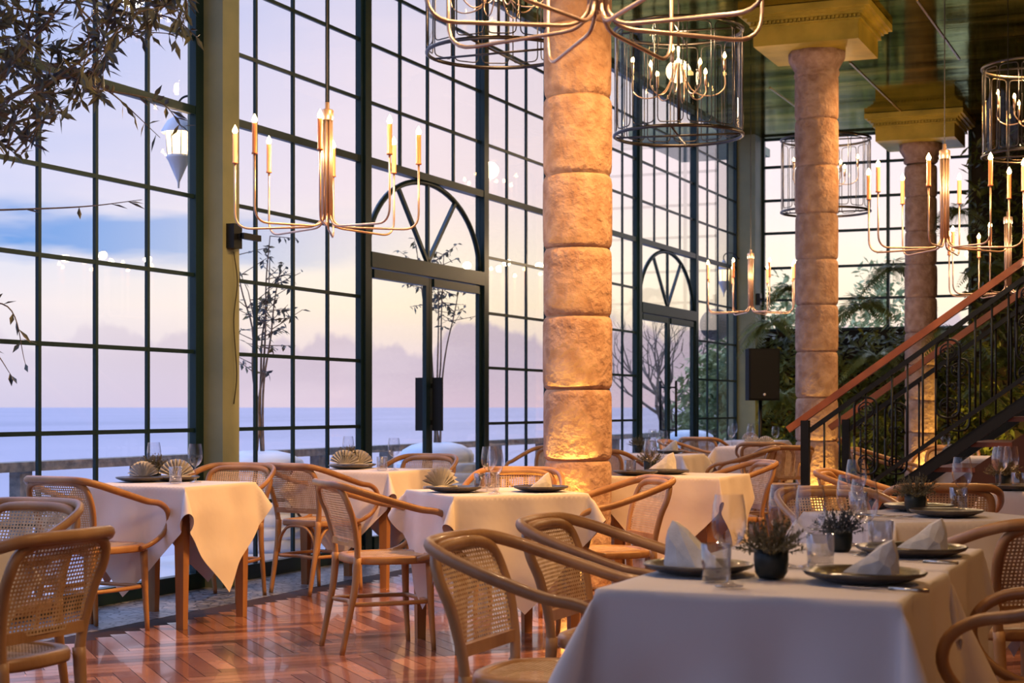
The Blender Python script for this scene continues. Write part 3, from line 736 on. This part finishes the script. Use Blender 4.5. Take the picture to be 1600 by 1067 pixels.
W('pillar', [('plate', 1042, 740, 'at the right'), ('cone', 1044, 738, 'on the right plate', .012, 30), ('wine', 966, 735, 'next to the column'), ('wine', 1008, 744, 'left of the cone napkin'), ('tumbler', 985, 742, 'between the stems'), ('herb', 996, 734, 'behind the tumbler'), ('plate', 972, 742, 'next to the column')])
W('right', [('plate', 1478, 806, 'at the right'), ('plate', 1405, 794, 'at the left back'), ('cone', 1408, 792, 'on the back plate', .012, 100, .8), ('herb', 1430, 800, 'between two plates'), ('wine', 1520, 796, 'behind the right plate'), ('tumbler', 1498, 796, 'behind the right plate'),
   ('fork', 1372, 806, 'left of the near plate', 0, -100), ('fork', 1388, 808, 'close left of the near plate', 0, -100), ('tumbler', 1300, 806, 'at the left corner'), ('wine', 1338, 804, 'at left')])
W('stair', [('wine', 1502, 762, 'leftmost'), ('wine', 1521, 760, 'second from left'), ('wine', 1562, 765, 'left of the right pair'), ('wine', 1580, 762, 'rightmost'), ('herb', 1548, 761, 'between glass pairs'), ('tumbler', 1590, 767, 'at the right'), ('plate', 1556, 768, 'at the front')])
W('door2', [('wine', 1019, 712, 'at the left'), ('wine', 1035, 706, 'at the right'), ('cone', 1058, 707, 'at the right corner', 0, 30), ('herb', 1010, 706, 'at the back'), ('plate', 1045, 708, 'at the front')])
W('far', [('wine', 1143, 697, 'at the left'), ('wine', 1158, 699, 'second from left'), ('fan', 1176, 697, 'at the middle', 0, 20), ('fan', 1196, 697, 'at the right', 0, 20), ('wine', 1205, 699, 'at the right'), ('plate', 1185, 699, 'at the front')])
W('behind', [('wine', 1441, 719, 'at the left'), ('wine', 1459, 716, 'at the right'), ('fan', 1474, 717, 'at the right', 0, 20)])
W('far2', [('wine', 1121, 690, 'at the left'), ('fan', 1135, 691, 'in the middle', 0, 20), ('wine', 1150, 690, 'at the right')])

# ---------------------------------------------------------------- candelabra chandeliers
def flame_bulb(m, x, y, z, s=1.0):
    return m.lathe([(0, z), (.007 * s, z + .003), (.0105 * s, z + .014), (.008 * s, z + .028), (.003 * s, z + .042), (0, z + .05)], 10, (x, y, 0))
def make_candelabra():
    root = empty('candelabra_chandelier'); tag(root, 'x', 'chandelier')     # origin: underside of the arms
    m = MB()
    for i in range(8):
        a = 2 * pi * i / 8; m.tube([(cos(a) * .024, sin(a) * .024, .06), (cos(a) * .024, sin(a) * .024, .62)], .008, 6)
    m.lathe([(.034, .6), (.036, .605), (.036, .655), (.03, .66), (.012, .665), (.012, .7), (0, .7)], 16); m.build('stem', M['brass'], root)
    cb = MB(); cb.tube([(0, 0, .7), (0, 0, 2.72)], .004, 5); cb.build('cord', M['cord'], root)
    for i in range(8):
        a = 2 * pi * i / 8 + radians(5); c, s_ = cos(a), sin(a); R = .5
        m = MB(); m.tube(bend([(c * .022, s_ * .022, .3), (c * .022, s_ * .022, .02), (c * R, s_ * R, .005), (c * R, s_ * R, .37)], .09, 6), .0062, 6); arm = m.build('arm', M['brass'], root)
        sl = MB(); sl.lathe([(0, .362), (.016, .362), (.016, .37), (.0135, .372), (.0135, .525), (0, .525)], 12, (c * R, s_ * R, 0)); sl.build('candle_sleeve', M['candle'], arm)
        b = MB(); flame_bulb(b, c * R, s_ * R, .525, 1.5); b.build('bulb', M['bulb'], arm)
    return root
cand = Proto(make_candelabra())
def put_cand(loc, rz, label, pw):
    o = cand.place(loc, rz, label, 'chandelier', 'rose-brass candelabra chandeliers')
    for i in range(4):
        a = pi / 2 * i + .5; light('chandelier_lamp', 'POINT', (.42 * cos(a), .42 * sin(a), .62), pw / 4, WARM, .04, o)
    return o
put_cand(Q(511, 360, 9.1), radians(20), 'eight-armed rose-brass chandelier hanging before the left pier', 38)
put_cand(Q(935, 53, 4.7), radians(33), 'closest chandelier, only its lower brass arms at the top edge', 75)
put_cand(Q(1476, 392, 10.9), radians(37), 'brass chandelier with lit bulbs hanging before the farthest column', 38)
put_cand(Q(1575, 462, 13.9), radians(30), 'brass chandelier at right edge, partly behind the wooden handrail', 38)
put_cand(Q(1173, 490, 18.2), radians(33), 'small far brass chandelier between corner pier and middle column', 38)

def make_drum():
    root = empty('cage_lantern'); tag(root, 'x', 'lantern')                  # origin: centre of the bottom ring
    R, H_ = .5, .82
    for nm, zz in (('top_ring', H_), ('bottom_ring', 0)):
        m = MB(); m.tube([(R * cos(2 * pi * i / 48), R * sin(2 * pi * i / 48), zz) for i in range(48)], .014, 6, closed=True, up=(0, 0, 1)); m.build(nm, M['dark_metal'], root)
    m = MB(); n = 14
    for i in range(n):
        a0 = 2 * pi * i / n + .03; a1 = 2 * pi * (i + 1) / n - .03
        pts = bend([(R * cos(a), R * sin(a), z_) for a, z_ in ((a0, .5), (a0, .03), (a1, .03), (a1, .79), (a0, .79), (a0, .5))], .04, 3)
        m.tube(pts, .0045, 5)
    m.build('cage', M['dark_metal'], root)
    m = MB(); m.lathe([(R - .004, .02), (R - .004, H_ - .02)], 28); m.build('glass', M['lamp_glass'], root)
    m = MB(); m.tube([(-R, 0, 0), (R, 0, 0)], .008, 6); m.tube([(0, -R, 0), (0, R, 0)], .008, 6); m.tube([(-R, 0, H_), (R, 0, H_)], .008, 6); m.tube([(0, -R, H_), (0, R, H_)], .008, 6)
    m.tube([(0, 0, .1), (0, 0, H_)], .011, 8); m.build('cross_bars', M['dark_metal'], root)
    m = MB(); m.tube([(0, 0, H_), (0, 0, 1.6)], .006, 6); m.build('rod', M['cord'], root)
    for i in range(8):
        a = 2 * pi * i / 8; c, s_ = cos(a), sin(a); R2 = .27 if i % 2 else .36; zb = .42 if i % 2 else .5
        m = MB(); m.tube(cr([(0, 0, .62), (c * .1, s_ * .1, .36), (c * R2 * .7, s_ * R2 * .7, .3), (c * R2, s_ * R2, .36), (c * R2, s_ * R2, zb)], 4), .005, 5)
        m.lathe([(0, zb), (.011, zb), (.011, zb + .09), (0, zb + .09)], 8, (c * R2, s_ * R2, 0)); arm = m.build('arm', M['brass'], root)
        b = MB(); flame_bulb(b, c * R2, s_ * R2, zb + .09, 1.35); b.build('bulb', M['bulb'], arm)
    return root
drum = Proto(make_drum())
for px, py, s, rz, lb in ((779, 83, 11.6, 0, 'dark cage lantern partly cut by the top edge, left of the nearest column'), (1060, 212, 13.0, 10, 'large glass cage lantern just right of the nearest column'),
                          (1290, 331, 18.9, 5, 'smaller glass cage lantern hanging behind the middle column'), (1622, 243, 15.4, 0, 'glass cage lantern cut by the right edge')):
    o = drum.place(Q(px, py, s), radians(rz), lb, 'lantern', 'glass cage lanterns under the ceiling')
    light('lantern_lamp', 'POINT', (0, 0, .7), 30, WARM, .1, o)

# added ceiling lamps out of view, put in to throw warm side light
def downlight(x, y, tx, ty, pw, label, size=100):
    m = MB(); m.lathe([(.05, 0), (.075, 0), (.08, -.012), (.05, -.012), (.045, .0)], 20); o = m.build('added_downlight', M['black_metal'], None, (x, y, ZC - .001))
    tag(o, label, 'ceiling light', 'added unseen ceiling downlights')
    d = Vector((tx - x, ty - y, .7 - ZC)); light('added_downlight_lamp', 'SPOT', (0, 0, -.03), pw, (1, .5, .16), .06, o, d.to_track_quat('-Z', 'Y').to_euler(), spot_size=radians(size), spot_blend=.7)
downlight(-1.6, 7.9, -5.2, 8.0, 800, 'added unseen ceiling downlight over the middle of the dining room', 75)
downlight(-1.9, 8.3, -2.9, 9.8, 260, 'added unseen ceiling downlight in front of the nearest column', 60)
downlight(.6, 10.0, -2.7, 9.9, 700, 'added unseen ceiling downlight beside the stair', 75)
downlight(2.2, 5.0, -1.0, 4.6, 140, 'added unseen ceiling downlight right of the nearest table', 85)
downlight(-1.2, 16.5, -4.2, 16.5, 620, 'added unseen ceiling downlight beyond the stair', 90)

# ---------------------------------------------------------------- stair
st = empty('staircase', (0, 0, 0)); tag(st, 'black iron staircase with wooden handrails rising to the right', 'staircase')
X0, YN, YF, SL = -2.8, 12.38, 13.5, .71
def rail(yy, xs, nm):
    hr = MB(); L = 5.2; hr.beam((xs - .13, yy, 1.10 - .09), (xs + L, yy, 1.10 + SL * L), .055, .05); return hr
def railing(yy, xs, bars, orns, label):
    fr = MB(); L = 5.2
    fr.box((xs - .03, yy - .03, 0), (xs + .03, yy + .03, 1.08))
    fr.beam((xs, yy, .98), (xs + L, yy, .98 + SL * L), .03, .035)
    fr.beam((xs + .15, yy, .27 + SL * .15), (xs + L, yy, .27 + SL * L), .03, .03)
    o = fr.build('railing_frame', M['black_metal'], st)
    rail(yy, xs, '').build('handrail', M['handrail'], st)
    z = lambda x: SL * (x - xs)
    for q in bars:
        MB().tube([(q, yy, max(0.0, .25 + z(q)) if q - xs > .3 else .27 + z(q)), (q, yy, .98 + z(q))], .008, 6).build('baluster', M['black_metal'], o)
    for q in orns:
        m = MB(); zb, zt = .36 + z(q), .93 + z(q); w_ = .085
        m.tube(bend([(q - w_, yy, (zb + zt) / 2), (q - w_, yy, zb), (q + w_, yy, zb), (q + w_, yy, zt), (q - w_, yy, zt), (q - w_, yy, (zb + zt) / 2)], .08, 5), .009, 6)
        m.tube([(q, yy, .25 + z(q)), (q, yy, .98 + z(q))], .008, 6)
        for cz in (zb + .09, zt - .09):
            m.tube([(q + .055 * cos(t), yy, cz + .055 * sin(t)) for t in [2 * pi * i / 20 for i in range(20)]], .006, 5, closed=True)
            for sg in (-1, 1):
                m.tube([(q + sg * (.03 + .004 * k_ ) * cos(.5 * k_) * .9, yy, cz + (.035 - .002 * k_) * sin(.5 * k_)) for k_ in range(10)], .005, 4)
        for k_ in range(6):
            zz = zb + .2 + k_ * (zt - zb - .4) / 5; m.lathe([(.004, -.012), (.014, 0), (.004, .012)], 8, (q, yy, zz))
        for sg in (-1, 1):
            for zz in (zb + .22, zt - .22): m.tube(cr([(q, yy, zz), (q + sg * .03, yy, zz + .03), (q + sg * .055, yy, zz), (q + sg * .04, yy, zz - .02)], 3), .005, 4)
        m.build('scroll_panel', M['black_metal'], o)
def xat(px, yy): t = (px - CXP) / F; return yy / (CA + t * SA) * (-SA + t * CA)
railing(YN, X0, [xat(q, YN) for q in (1288, 1312, 1394, 1418, 1442, 1524, 1550, 1576, 1640, 1664)] + [X0 + 2.1 + .12 * i for i in range(20)], [xat(q, YN) for q in (1353, 1481, 1608)], '')
railing(YF, -2.72, [xat(q, YF) for q in (1345, 1366, 1436, 1462, 1532, 1556, 1580)] + [X0 + 2.1 + .12 * i for i in range(20)], [xat(q, YF) for q in (1400, 1498, 1604)], '')
for i in range(16):
    x = -2.62 + .26 * i; z_ = .185 * (i + 1)
    MB().box((x - .02, YN + .05, z_ - .035), (x + .27, YF - .05, z_)).build('tread', M['tread'], st)
for yy in (YN, YF):
    MB().beam((-2.72, yy, .14), (-2.72 + 5.0, yy, .14 + SL * 5.0), .04, .065, up=(0, 0, 1)).build('stringer', M['black_metal'], st)
MB().prism([(-2.2, YN + .06, .30), (1.6, YN + .06, 3.0), (1.6, YN + .06, .0), (-.2, YN + .06, .0), (-1.75, YN + .06, .42)], (0, .9, 0)).build('side_panel', M['stair_brown'], st)

# ---------------------------------------------------------------- loudspeaker, wall fittings
s_ = 20.0; c = Q(1188, 700, s_); c.z = 0
o = empty('speaker_stand', c); tag(o, 'black tripod speaker stand by the far corner pier', 'speaker stand')
MB().tube([(0, 0, .15), (0, 0, 1.26)], .022, 8).build('pole', M['black_metal'], o)
for i in range(3):
    a = 2 * pi * i / 3; MB().tube([(0, 0, .75), (.36 * cos(a), .36 * sin(a), .01)], .013, 6).build('leg', M['black_metal'], o)
o = empty('loudspeaker', (c.x, c.y, 1.26), YAW + .15); tag(o, 'black box loudspeaker on a tripod stand by the plant wall', 'speaker')
MB().prism([(-.19, -.16, 0), (.19, -.16, 0), (.14, .16, 0), (-.14, .16, 0)], (0, 0, .62)).build('cabinet', M['speaker'], o)
MB().box((-.175, -.172, .02), (.175, -.16, .60)).build('grille', mat('grille_cloth', (.012, .013, .013), .9, spec=.2), o)
MB().lathe([(0, 0), (.016, 0), (.016, .004), (0, .004)], 12, (0, 0, 0)).build('badge', M['speaker_badge'], o)
b_ = [k for k in kids(o) if k.name.startswith('badge')][0]; b_.location = (0, -.173, .07); b_.rotation_euler = (pi / 2, 0, 0)
def bracket_light(y, z, label, x=-5.93):
    o = empty('wall_floodlight', (x, y, z)); tag(o, label, 'wall light', 'small black floodlights on the piers')
    MB().box((0, -.05, -.08), (.06, .05, .08)).build('housing', M['black_metal'], o)
    MB().box((.06, -.015, -.015), (.1, .015, .015)).box((.085, -.015, -.02), (.115, .2, .02)).build('arm', M['black_metal'], o)
bracket_light(9.36, 2.30, 'small black box light with bracket on the left olive pier')
bracket_light(22.7, 2.68, 'small black box light on the far corner pier', -5.82)
m = MB(); m.tube(cr([(-5.915, 9.38, 2.2), (-5.90, 9.4, 2.0), (-5.915, 9.38, 1.75), (-5.905, 9.4, 1.4), (-5.915, 9.38, 1.2)], 5), .004, 5)
tag(m.build('wall_cable', M['cord']), 'thin black cable hanging down the left olive pier', 'cable')

# ---------------------------------------------------------------- outside: terrace, balustrade, planters, sea
struct(MB().box((-8.4, -6, -.3), (WX - .08, 60, -.12)).build('ground', M['terrace']))
struct(MB().box((-8.4, YE + .15, -.3), (30, 60, -.12)).build('ground', M['terrace']))
struct(MB().box((-40000, -40000, -16.1), (10000, 60000, -16)).build('sea', M['sea']))
bl = empty('balustrade', (0, 0, 0)); tag(bl, 'weathered grey terrace balustrade running beyond the windows', 'railing')
MB().box((-8.3, -6, .70), (-8.12, 60, .77)).build('top_rail', M['rail_stone'], bl)
for i in range(22): MB().box((-8.26, -5 + 1.5 * i, -.12), (-8.16, -4.86 + 1.5 * i, .70)).build('post', M['rail_stone'], bl)
MB().box((-8.24, -6, .30), (-8.18, 60, .34)).build('lower_rail', M['rail_stone'], bl)
def make_planter():
    m = MB(); prof = [(0, 0), (.27, 0)]
    n = 9
    for i in range(n):
        z0 = .0 + i * .095; t = (i + .5) / n; r = .29 + .15 * sin(pi * (t * .8 + .1)); prof += [(r, z0 + .006), (r + .008, z0 + .02), (r + .008, z0 + .075), (r - .004, z0 + .09)]
    prof += [(.34, .88), (.25, .93), (.14, .955), (.12, .94), (0, .93)]
    return tag(m.lathe(prof, 36).build('ribbed_planter', M['white_pot']), 'x', 'planter')
pl = Proto(make_planter())
for x, y, l in ((-6.92, 11.35, 'white ribbed barrel planter outside, behind the arched-door table'), (-6.98, 14.75, 'white ribbed barrel planter outside the arched glass door'), (-7.2, 24.1, 'white ribbed barrel planter outside the second arched door')):
    pl.place((x, y, -.12), 0, l, 'planter', 'white ribbed planters on the terrace')
def slender_tree(x, y, z0, hgt, seed, label, nst=5, leafz=(.55, 1.), spread=.28, nleaf=16, crook=False):
    r = random.Random(seed); root = empty('slender_tree', (x, y, z0)); tag(root, label, 'tree', 'slender potted trees on the terrace')
    st_, lv = MB(), MB()
    for i in range(nst):
        a = r.uniform(0, 2 * pi); b = r.uniform(0, 2 * pi); sp_ = spread * r.uniform(.35, 1)
        h_ = hgt * r.uniform(.72, 1.0); pts = [Vector((.03 * cos(a), .03 * sin(a), 0))]
        for k_ in range(1, 6): t = k_ / 5; pts.append(Vector((sp_ * cos(a) * t ** 1.4 + r.uniform(-.02, .02), sp_ * sin(a) * t ** 1.4 + r.uniform(-.02, .02), h_ * t)))
        q = cr(pts, 4); st_.tube(q, [.013 * (1 - .7 * j / len(q)) for j in range(len(q))], 6)
        for k_ in range(nleaf):
            t = r.uniform(*leafz); p = q[min(len(q) - 1, int(t * len(q)))]; a2 = r.uniform(0, 2 * pi)
            tw = Vector((cos(a2), sin(a2), r.uniform(-.2, .9))) * r.uniform(.1, .3); st_.tube([p, p + tw * .6, p + tw], [.004, .003, .002], 4, cap=False)
            for j in range(6):
                pp = p + tw * r.uniform(.35, 1.05); lv.leaf(pp, Vector((r.uniform(-1, 1), r.uniform(-1, 1), r.uniform(-1, .3))), r.uniform(.05, .09), .03, Vector((r.random(), r.random(), 1)))
    st_.build('stems', M['bark'], root); lv.build('foliage', M['olive_leaf'], root)
slender_tree(-6.92, 11.35, .80, 1.75, 3, 'slender multi-stemmed tree outside the window right of the left pier', 5, (.5, 1), .2, 10)
slender_tree(-6.98, 14.75, .80, 2.05, 8, 'slender tree outside seen through the arched door', 5, (.7, 1), .3, 11)
# bare tree + bushes beyond the second door
def bare_tree(base, hgt, seed, label):
    r = random.Random(seed); root = empty('bare_tree', base); tag(root, label, 'tree'); m = MB()
    def grow(p, d, L, rad, dep):
        q = [p]; 
        for i in range(3): d = (d + Vector((r.uniform(-.22, .22), r.uniform(-.22, .22), r.uniform(-.05, .18)))).normalized(); q.append(q[-1] + d * L / 3)
        m.tube(cr(q, 3), [rad * (1 - .4 * i / 9) for i in range(10)], 6, cap=False)
        if dep:
            for i in range(3 if dep > 2 else 2):
                nd = (d + Vector((r.uniform(-1, 1), r.uniform(-1, 1), r.uniform(-.25, .6))) * .75).normalized(); grow(q[-1] - d * L * .1 * i, nd, L * .74, rad * .58, dep - 1)
    grow(Vector((0, 0, 0)), Vector((-.25, -.1, 1)), hgt * .3, .1, 5); m.build('branches', M['bark'], root)
bt = Q(1075, 636, 33); bare_tree((bt.x, bt.y, -.8), 4.4, 11, 'bare branching tree outside beyond the second arched door')
def bush(px, s, w_, h_, z0, mt, label, n=700, seed=1, nm='garden_bush', cat='bush'):
    r = random.Random(seed); p = Q(px, 636, s); m = MB()
    for i in range(n):
        a = r.uniform(0, 2 * pi); e = r.uniform(0, pi / 2); k_ = r.uniform(.6, 1) * (1 + .25 * noise.noise(Vector((cos(a) * 2, sin(a) * 2, e * 2 + seed))))
        q = Vector((w_ * cos(a) * cos(e) * k_, w_ * sin(a) * cos(e) * k_, h_ * sin(e) * k_))
        m.leaf(q, Vector((r.uniform(-1, 1), r.uniform(-1, 1), r.uniform(-.4, 1))), r.uniform(.12, .24), .09, Vector((r.random(), r.random(), 1)))
    m.tube([(0, 0, -.2), (0, 0, h_ * .6)], .04, 6)
    tag(m.build(nm, mt, None, (p.x, p.y, z0)), label, cat, 'garden bushes beyond the windows')
bush(1112, 33, 1.0, 2.5, -.12, M['bush'], 'light green bush outside right of the bare tree', 1500, 1)
bush(1138, 30, .8, 2.1, -.12, M['bush2'], 'darker green bush outside by the corner pier', 1300, 2)
bush(1128, 36, .9, 3.0, -.12, M['bush2'], 'tall green bush behind the other two outside', 1300, 3)
bush(1078, 37, 1.0, 1.1, -.12, M['bush'], 'low green bush at the foot of the bare tree', 900, 4)
bush(1230, 32, 1.6, 3.6, -.12, M['bush'], 'hazy green tree crown outside, left pane of the end window', 1800, 5)
bush(1375, 33, 1.5, 4.0, -.12, M['bush'], 'hazy green tree crown outside, between the two far columns', 1800, 6)
# white wall lanterns outside
def make_wall_lantern():
    root = empty('white_wall_lantern'); tag(root, 'x', 'lantern')
    m = MB(); m.lathe([(0, -.24), (.006, -.24), (.008, -.2), (.07, -.06), (.085, -.04), (.085, -.02), (0, -.02)], 8); m.lathe([(.12, .13), (.11, .15), (.075, .21), (.03, .24), (.02, .27), (0, .28)], 8); m.build('body', M['lantern_white'], root)
    g = MB(); g.lathe([(.07, -.02), (.082, .14)], 8); g.build('glow_panes', M['lantern_glow'], root)
    m = MB()
    for i in range(8): a = 2 * pi * i / 8; m.tube([(.074 * cos(a), .074 * sin(a), -.02), (.087 * cos(a), .087 * sin(a), .14)], .005, 4)
    m.build('ribs', M['lantern_white'], root)
    m = MB(); m.tube(cr([(0, 0, .27), (.0, 0, .33), (.05, 0, .37), (.14, 0, .36), (.22, 0, .28)], 5), .008, 6); m.build('hook', M['black_metal'], root)
    return root
wl = Proto(make_wall_lantern())
for q, l in ((Q(279, 238, 11.15), 'glowing white lantern on a hook outside, left of the left pier'), (Q(1131, 437, 23.2), 'small glowing white lantern outside near the far corner pier')):
    o = wl.place(q, 0, l, 'lantern', 'white outdoor lanterns'); light('lantern_glow_lamp', 'POINT', (0, 0, .06), 4, WARM, .05, o)
q = Q(1118, 507, 24.6); root = empty('hanging_globe', q); tag(root, 'dark round wicker globe hanging outside by the far corner pier', 'hanging globe')
m = MB(); m.lathe([(.235 * sin(pi * i / 16), -.235 * cos(pi * i / 16)) for i in range(17)], 28); m.build('globe', M['wicker'], root)
MB().tube([(0, 0, .23), (0, 0, 3.0)], .006, 5).build('cord', M['cord'], root)
struct(MB().box((-7.6, 22.4, 5.0), (WX - .1, 25, 5.12)).build('trim_9', M['pier']))
# teal garden table and chair on terrace, left edge
def garden_set():
    p = P(0, 800, 0); t = empty('garden_chair', (-7.35, 7.55, -.12), radians(70)); tag(t, 'teal metal garden chair outside at the left edge', 'garden chair')
    for sx in (-1, 1):
        for sy in (-1, 1): MB().tube([(sx * .2, sy * .2, 0), (sx * .19, sy * .19, .43 if sy > 0 else .45)], .014, 6).build('leg', M['teal_metal'], t)
    MB().box((-.22, -.22, .43), (.22, .22, .455)).build('seat', M['teal_metal'], t)
    m = MB(); m.tube(bend([(-.2, -.2, .45), (-.2, -.24, .86), (.2, -.24, .86), (.2, -.2, .45)], .06), .014, 6)
    m.tube([(-.18, -.21, .5), (.18, -.235, .82)], .01, 5); m.tube([(.18, -.21, .5), (-.18, -.235, .82)], .01, 5); m.build('backrest', M['teal_metal'], t)
    m = MB()
    for sx in (-1, 1): m.tube(bend([(sx * .2, -.22, .68), (sx * .24, .2, .68), (sx * .2, .2, .43)], .05), .013, 6)
    m.build('arm_rest', M['teal_metal'], t)
garden_set()

# ---------------------------------------------------------------- planted wall
r = random.Random(21)
def foliage(name, x0, x1, z0, z1, n, mt, L=(.1, .22), y=YE - .05, dep=.35):
    m = MB()
    for i in range(n):
        x = r.uniform(x0, x1); z_ = r.uniform(z0, z1) ; k_ = noise.noise(Vector((x * 1.6, z_ * 1.6, 5)))
        yy = y - dep * (.25 + .75 * max(0, .5 + k_) * r.random())
        m.leaf(Vector((x, yy, z_)), Vector((r.uniform(-1, 1), r.uniform(-1, -.1), r.uniform(-1, .5))), r.uniform(*L), r.uniform(.035, .07), Vector((r.uniform(-.4, .4), -1, .8)))
    o = m.build(name, mt); return o
tag(foliage('wall_foliage', -5.8, -2.9, .1, 2.2, 3600, M['green_leaf']), 'dense dark leaves covering the end wall below the window', 'foliage', kind='stuff')
tag(foliage('wall_foliage', -2.95, 1.5, .1, 4.75, 6500, M['green_leaf']), 'dense dark leaves covering the right part of the end wall', 'foliage', kind='stuff')
def fern(px, py, s, size, seed, label, droop=.9, n=11, mt='fern'):
    rr = random.Random(seed); p = Q(px, py, s); p.y = min(p.y, YE - .12); root_m = MB()
    for i in range(n):
        a = rr.uniform(-pi, 0) ; el = rr.uniform(-.1, 1.0); d = Vector((cos(a) * cos(el), sin(a) * cos(el) * .6, sin(el))); L = size * rr.uniform(.7, 1.1)
        pts = []
        for k_ in range(9): t = k_ / 8; pts.append(d * L * t + Vector((0, 0, -droop * L * t * t)))
        root_m.tube(pts, [.006 * (1 - t / 10) for t in range(9)], 4, cap=False)
        for k_ in range(1, 22):
            t = k_ / 22; j = min(7, int(t * 8)); pp = pts[j].lerp(pts[j + 1], t * 8 - j); tg = (pts[j + 1] - pts[j]).normalized(); sd = tg.cross(Vector((0, -.5, 1))).normalized()
            for sg in (-1, 1): root_m.leaf(pp, sd * sg + tg * .45 + Vector((0, 0, -.15)), L * .24 * sin(pi * min(1, t * .9 + .1)) + .02, L * .035 + .006, Vector((0, 0, 1)))
    o = root_m.build('wall_fern', M[mt], None, p); tag(o, label, 'fern', 'ferns growing from the planted wall')
FE = [(1345, 480, .7, 'light green fern spreading between the two far columns'), (1395, 420, .6, 'drooping fern frond touching the farthest column high up'), (1205, 505, .5, 'fern at the top of the planted wall beside the loudspeaker'),
      (1235, 450, .5, 'small fern before the end window by the middle column'), (1370, 560, .6, 'fern low between the two far columns'), (1490, 520, .6, 'fern right of the farthest column above the rail'), (1545, 420, .5, 'fern high on the dark wall by the right chandelier'),
      (1580, 560, .6, 'fern between balusters near the right edge'), (1500, 330, .5, 'fern on the dark wall behind the candle bulbs'), (1225, 620, .5, 'low fern right of the speaker'), (1340, 640, .5, 'low fern behind the stair scrollwork'), (1440 + 90, 620, .5, 'low fern behind the balusters at right')]
for i, (px, py, sz, lb) in enumerate(FE): fern(px, py, 22.2 if px < 1400 else 21.6, sz, 30 + i, lb, n=14)

# ---------------------------------------------------------------- olive tree at the left
root = empty('olive_tree', (-5.05, 5.35, 0)); tag(root, 'dark-leaved olive tree reaching in from the upper left corner', 'tree')
r = random.Random(4); br, lv = MB(), MB(); O0 = Vector((-5.05, 5.35, 0))
MB().lathe([(0, 0), (.2, 0), (.27, .45), (.25, .47), (.23, .42), (0, .42)], 28).build('pot', M['white_pot'], root)
top = Vector((.05, .05, 2.1)); br.tube(cr([(0, 0, .4), (.04, 0, 1.0), (-.02, .05, 1.6), tuple(top)], 5), [.05 - .025 * i / 15 for i in range(16)], 8)
def leafy(a, b, n, rad):
    mid = (a + b) / 2 + Vector((r.uniform(-.1, .1), r.uniform(-.1, .1), r.uniform(-.02, .14))); q = cr([a, mid, b], 8); br.tube(q, [rad * (1 - .8 * i / len(q)) for i in range(len(q))], 5, cap=False)
    for i in range(n):
        t = .25 + .75 * (i + r.random()) / n; j = min(len(q) - 2, int(t * (len(q) - 1))); p = q[j].lerp(q[j + 1], r.random()); tg = (q[j + 1] - q[j]).normalized()
        lv.leaf(p, tg * .8 + Vector((r.uniform(-1, 1), r.uniform(-1, 1), r.uniform(-1, .8))), r.uniform(.055, .085), .021, Vector((r.uniform(-1, 1), r.uniform(-1, 1), 1)))
    return q
def reg(): 
    while True:
        px, py = r.uniform(-160, 300), r.uniform(-120, 250)
        lim = 262 - max(0, px - 20) * .75
        if py < lim: return px, py
mains = []
for px, py, s in ((-60, 40, 6.6), (60, 60, 6.9), (120, -20, 6.5), (150, 110, 7.0), (20, 150, 6.6), (200, 40, 6.9), (-40, 200, 6.4), (90, 170, 6.8)):
    e = Q(px, py, s) - O0; mains.append(leafy(top, e, 14, .014))
nodes = [p for m_ in mains for p in m_[6:]]
for i in range(210):
    px, py = reg(); e = Q(px, py, r.uniform(6.1, 7.4)) - O0; a = min(nodes, key=lambda p: (p - e).length + r.random() * .25)
    if (a - e).length > .75: e = a + (e - a).normalized() * .75
    q = leafy(a, e, 17, .005)
    if i % 3 == 0: nodes += q[8:]
for px0, py0, px1, py1, n in ((150, 120, 300, 55, 16), (160, 140, 285, 200, 14), (150, 130, 250, 215, 9), (-60, 330, 222, 312, 5), (-80, 480, 40, 570, 9), (-80, 520, 20, 590, 7), (180, 20, 312, 62, 14)):
    a = Q(px0, py0, 6.9) - O0; e = Q(px1, py1, 6.9) - O0
    if px0 < 0: br.tube([top, a], [.008, .005], 5)
    leafy(a, e, n, .005)
br.build('branches', M['bark'], root); lv.build('foliage', M['olive_leaf'], root)

# compositor-free glow is left to the renderer; cycles light paths
cy = C_.cycles
cy.max_bounces = 8; cy.transparent_max_bounces = 40; cy.diffuse_bounces = 3; cy.glossy_bounces = 4; cy.transmission_bounces = 8
cy.caustics_reflective = False; cy.caustics_refractive = False; cy.sample_clamp_indirect = 6
cy.use_denoising = True
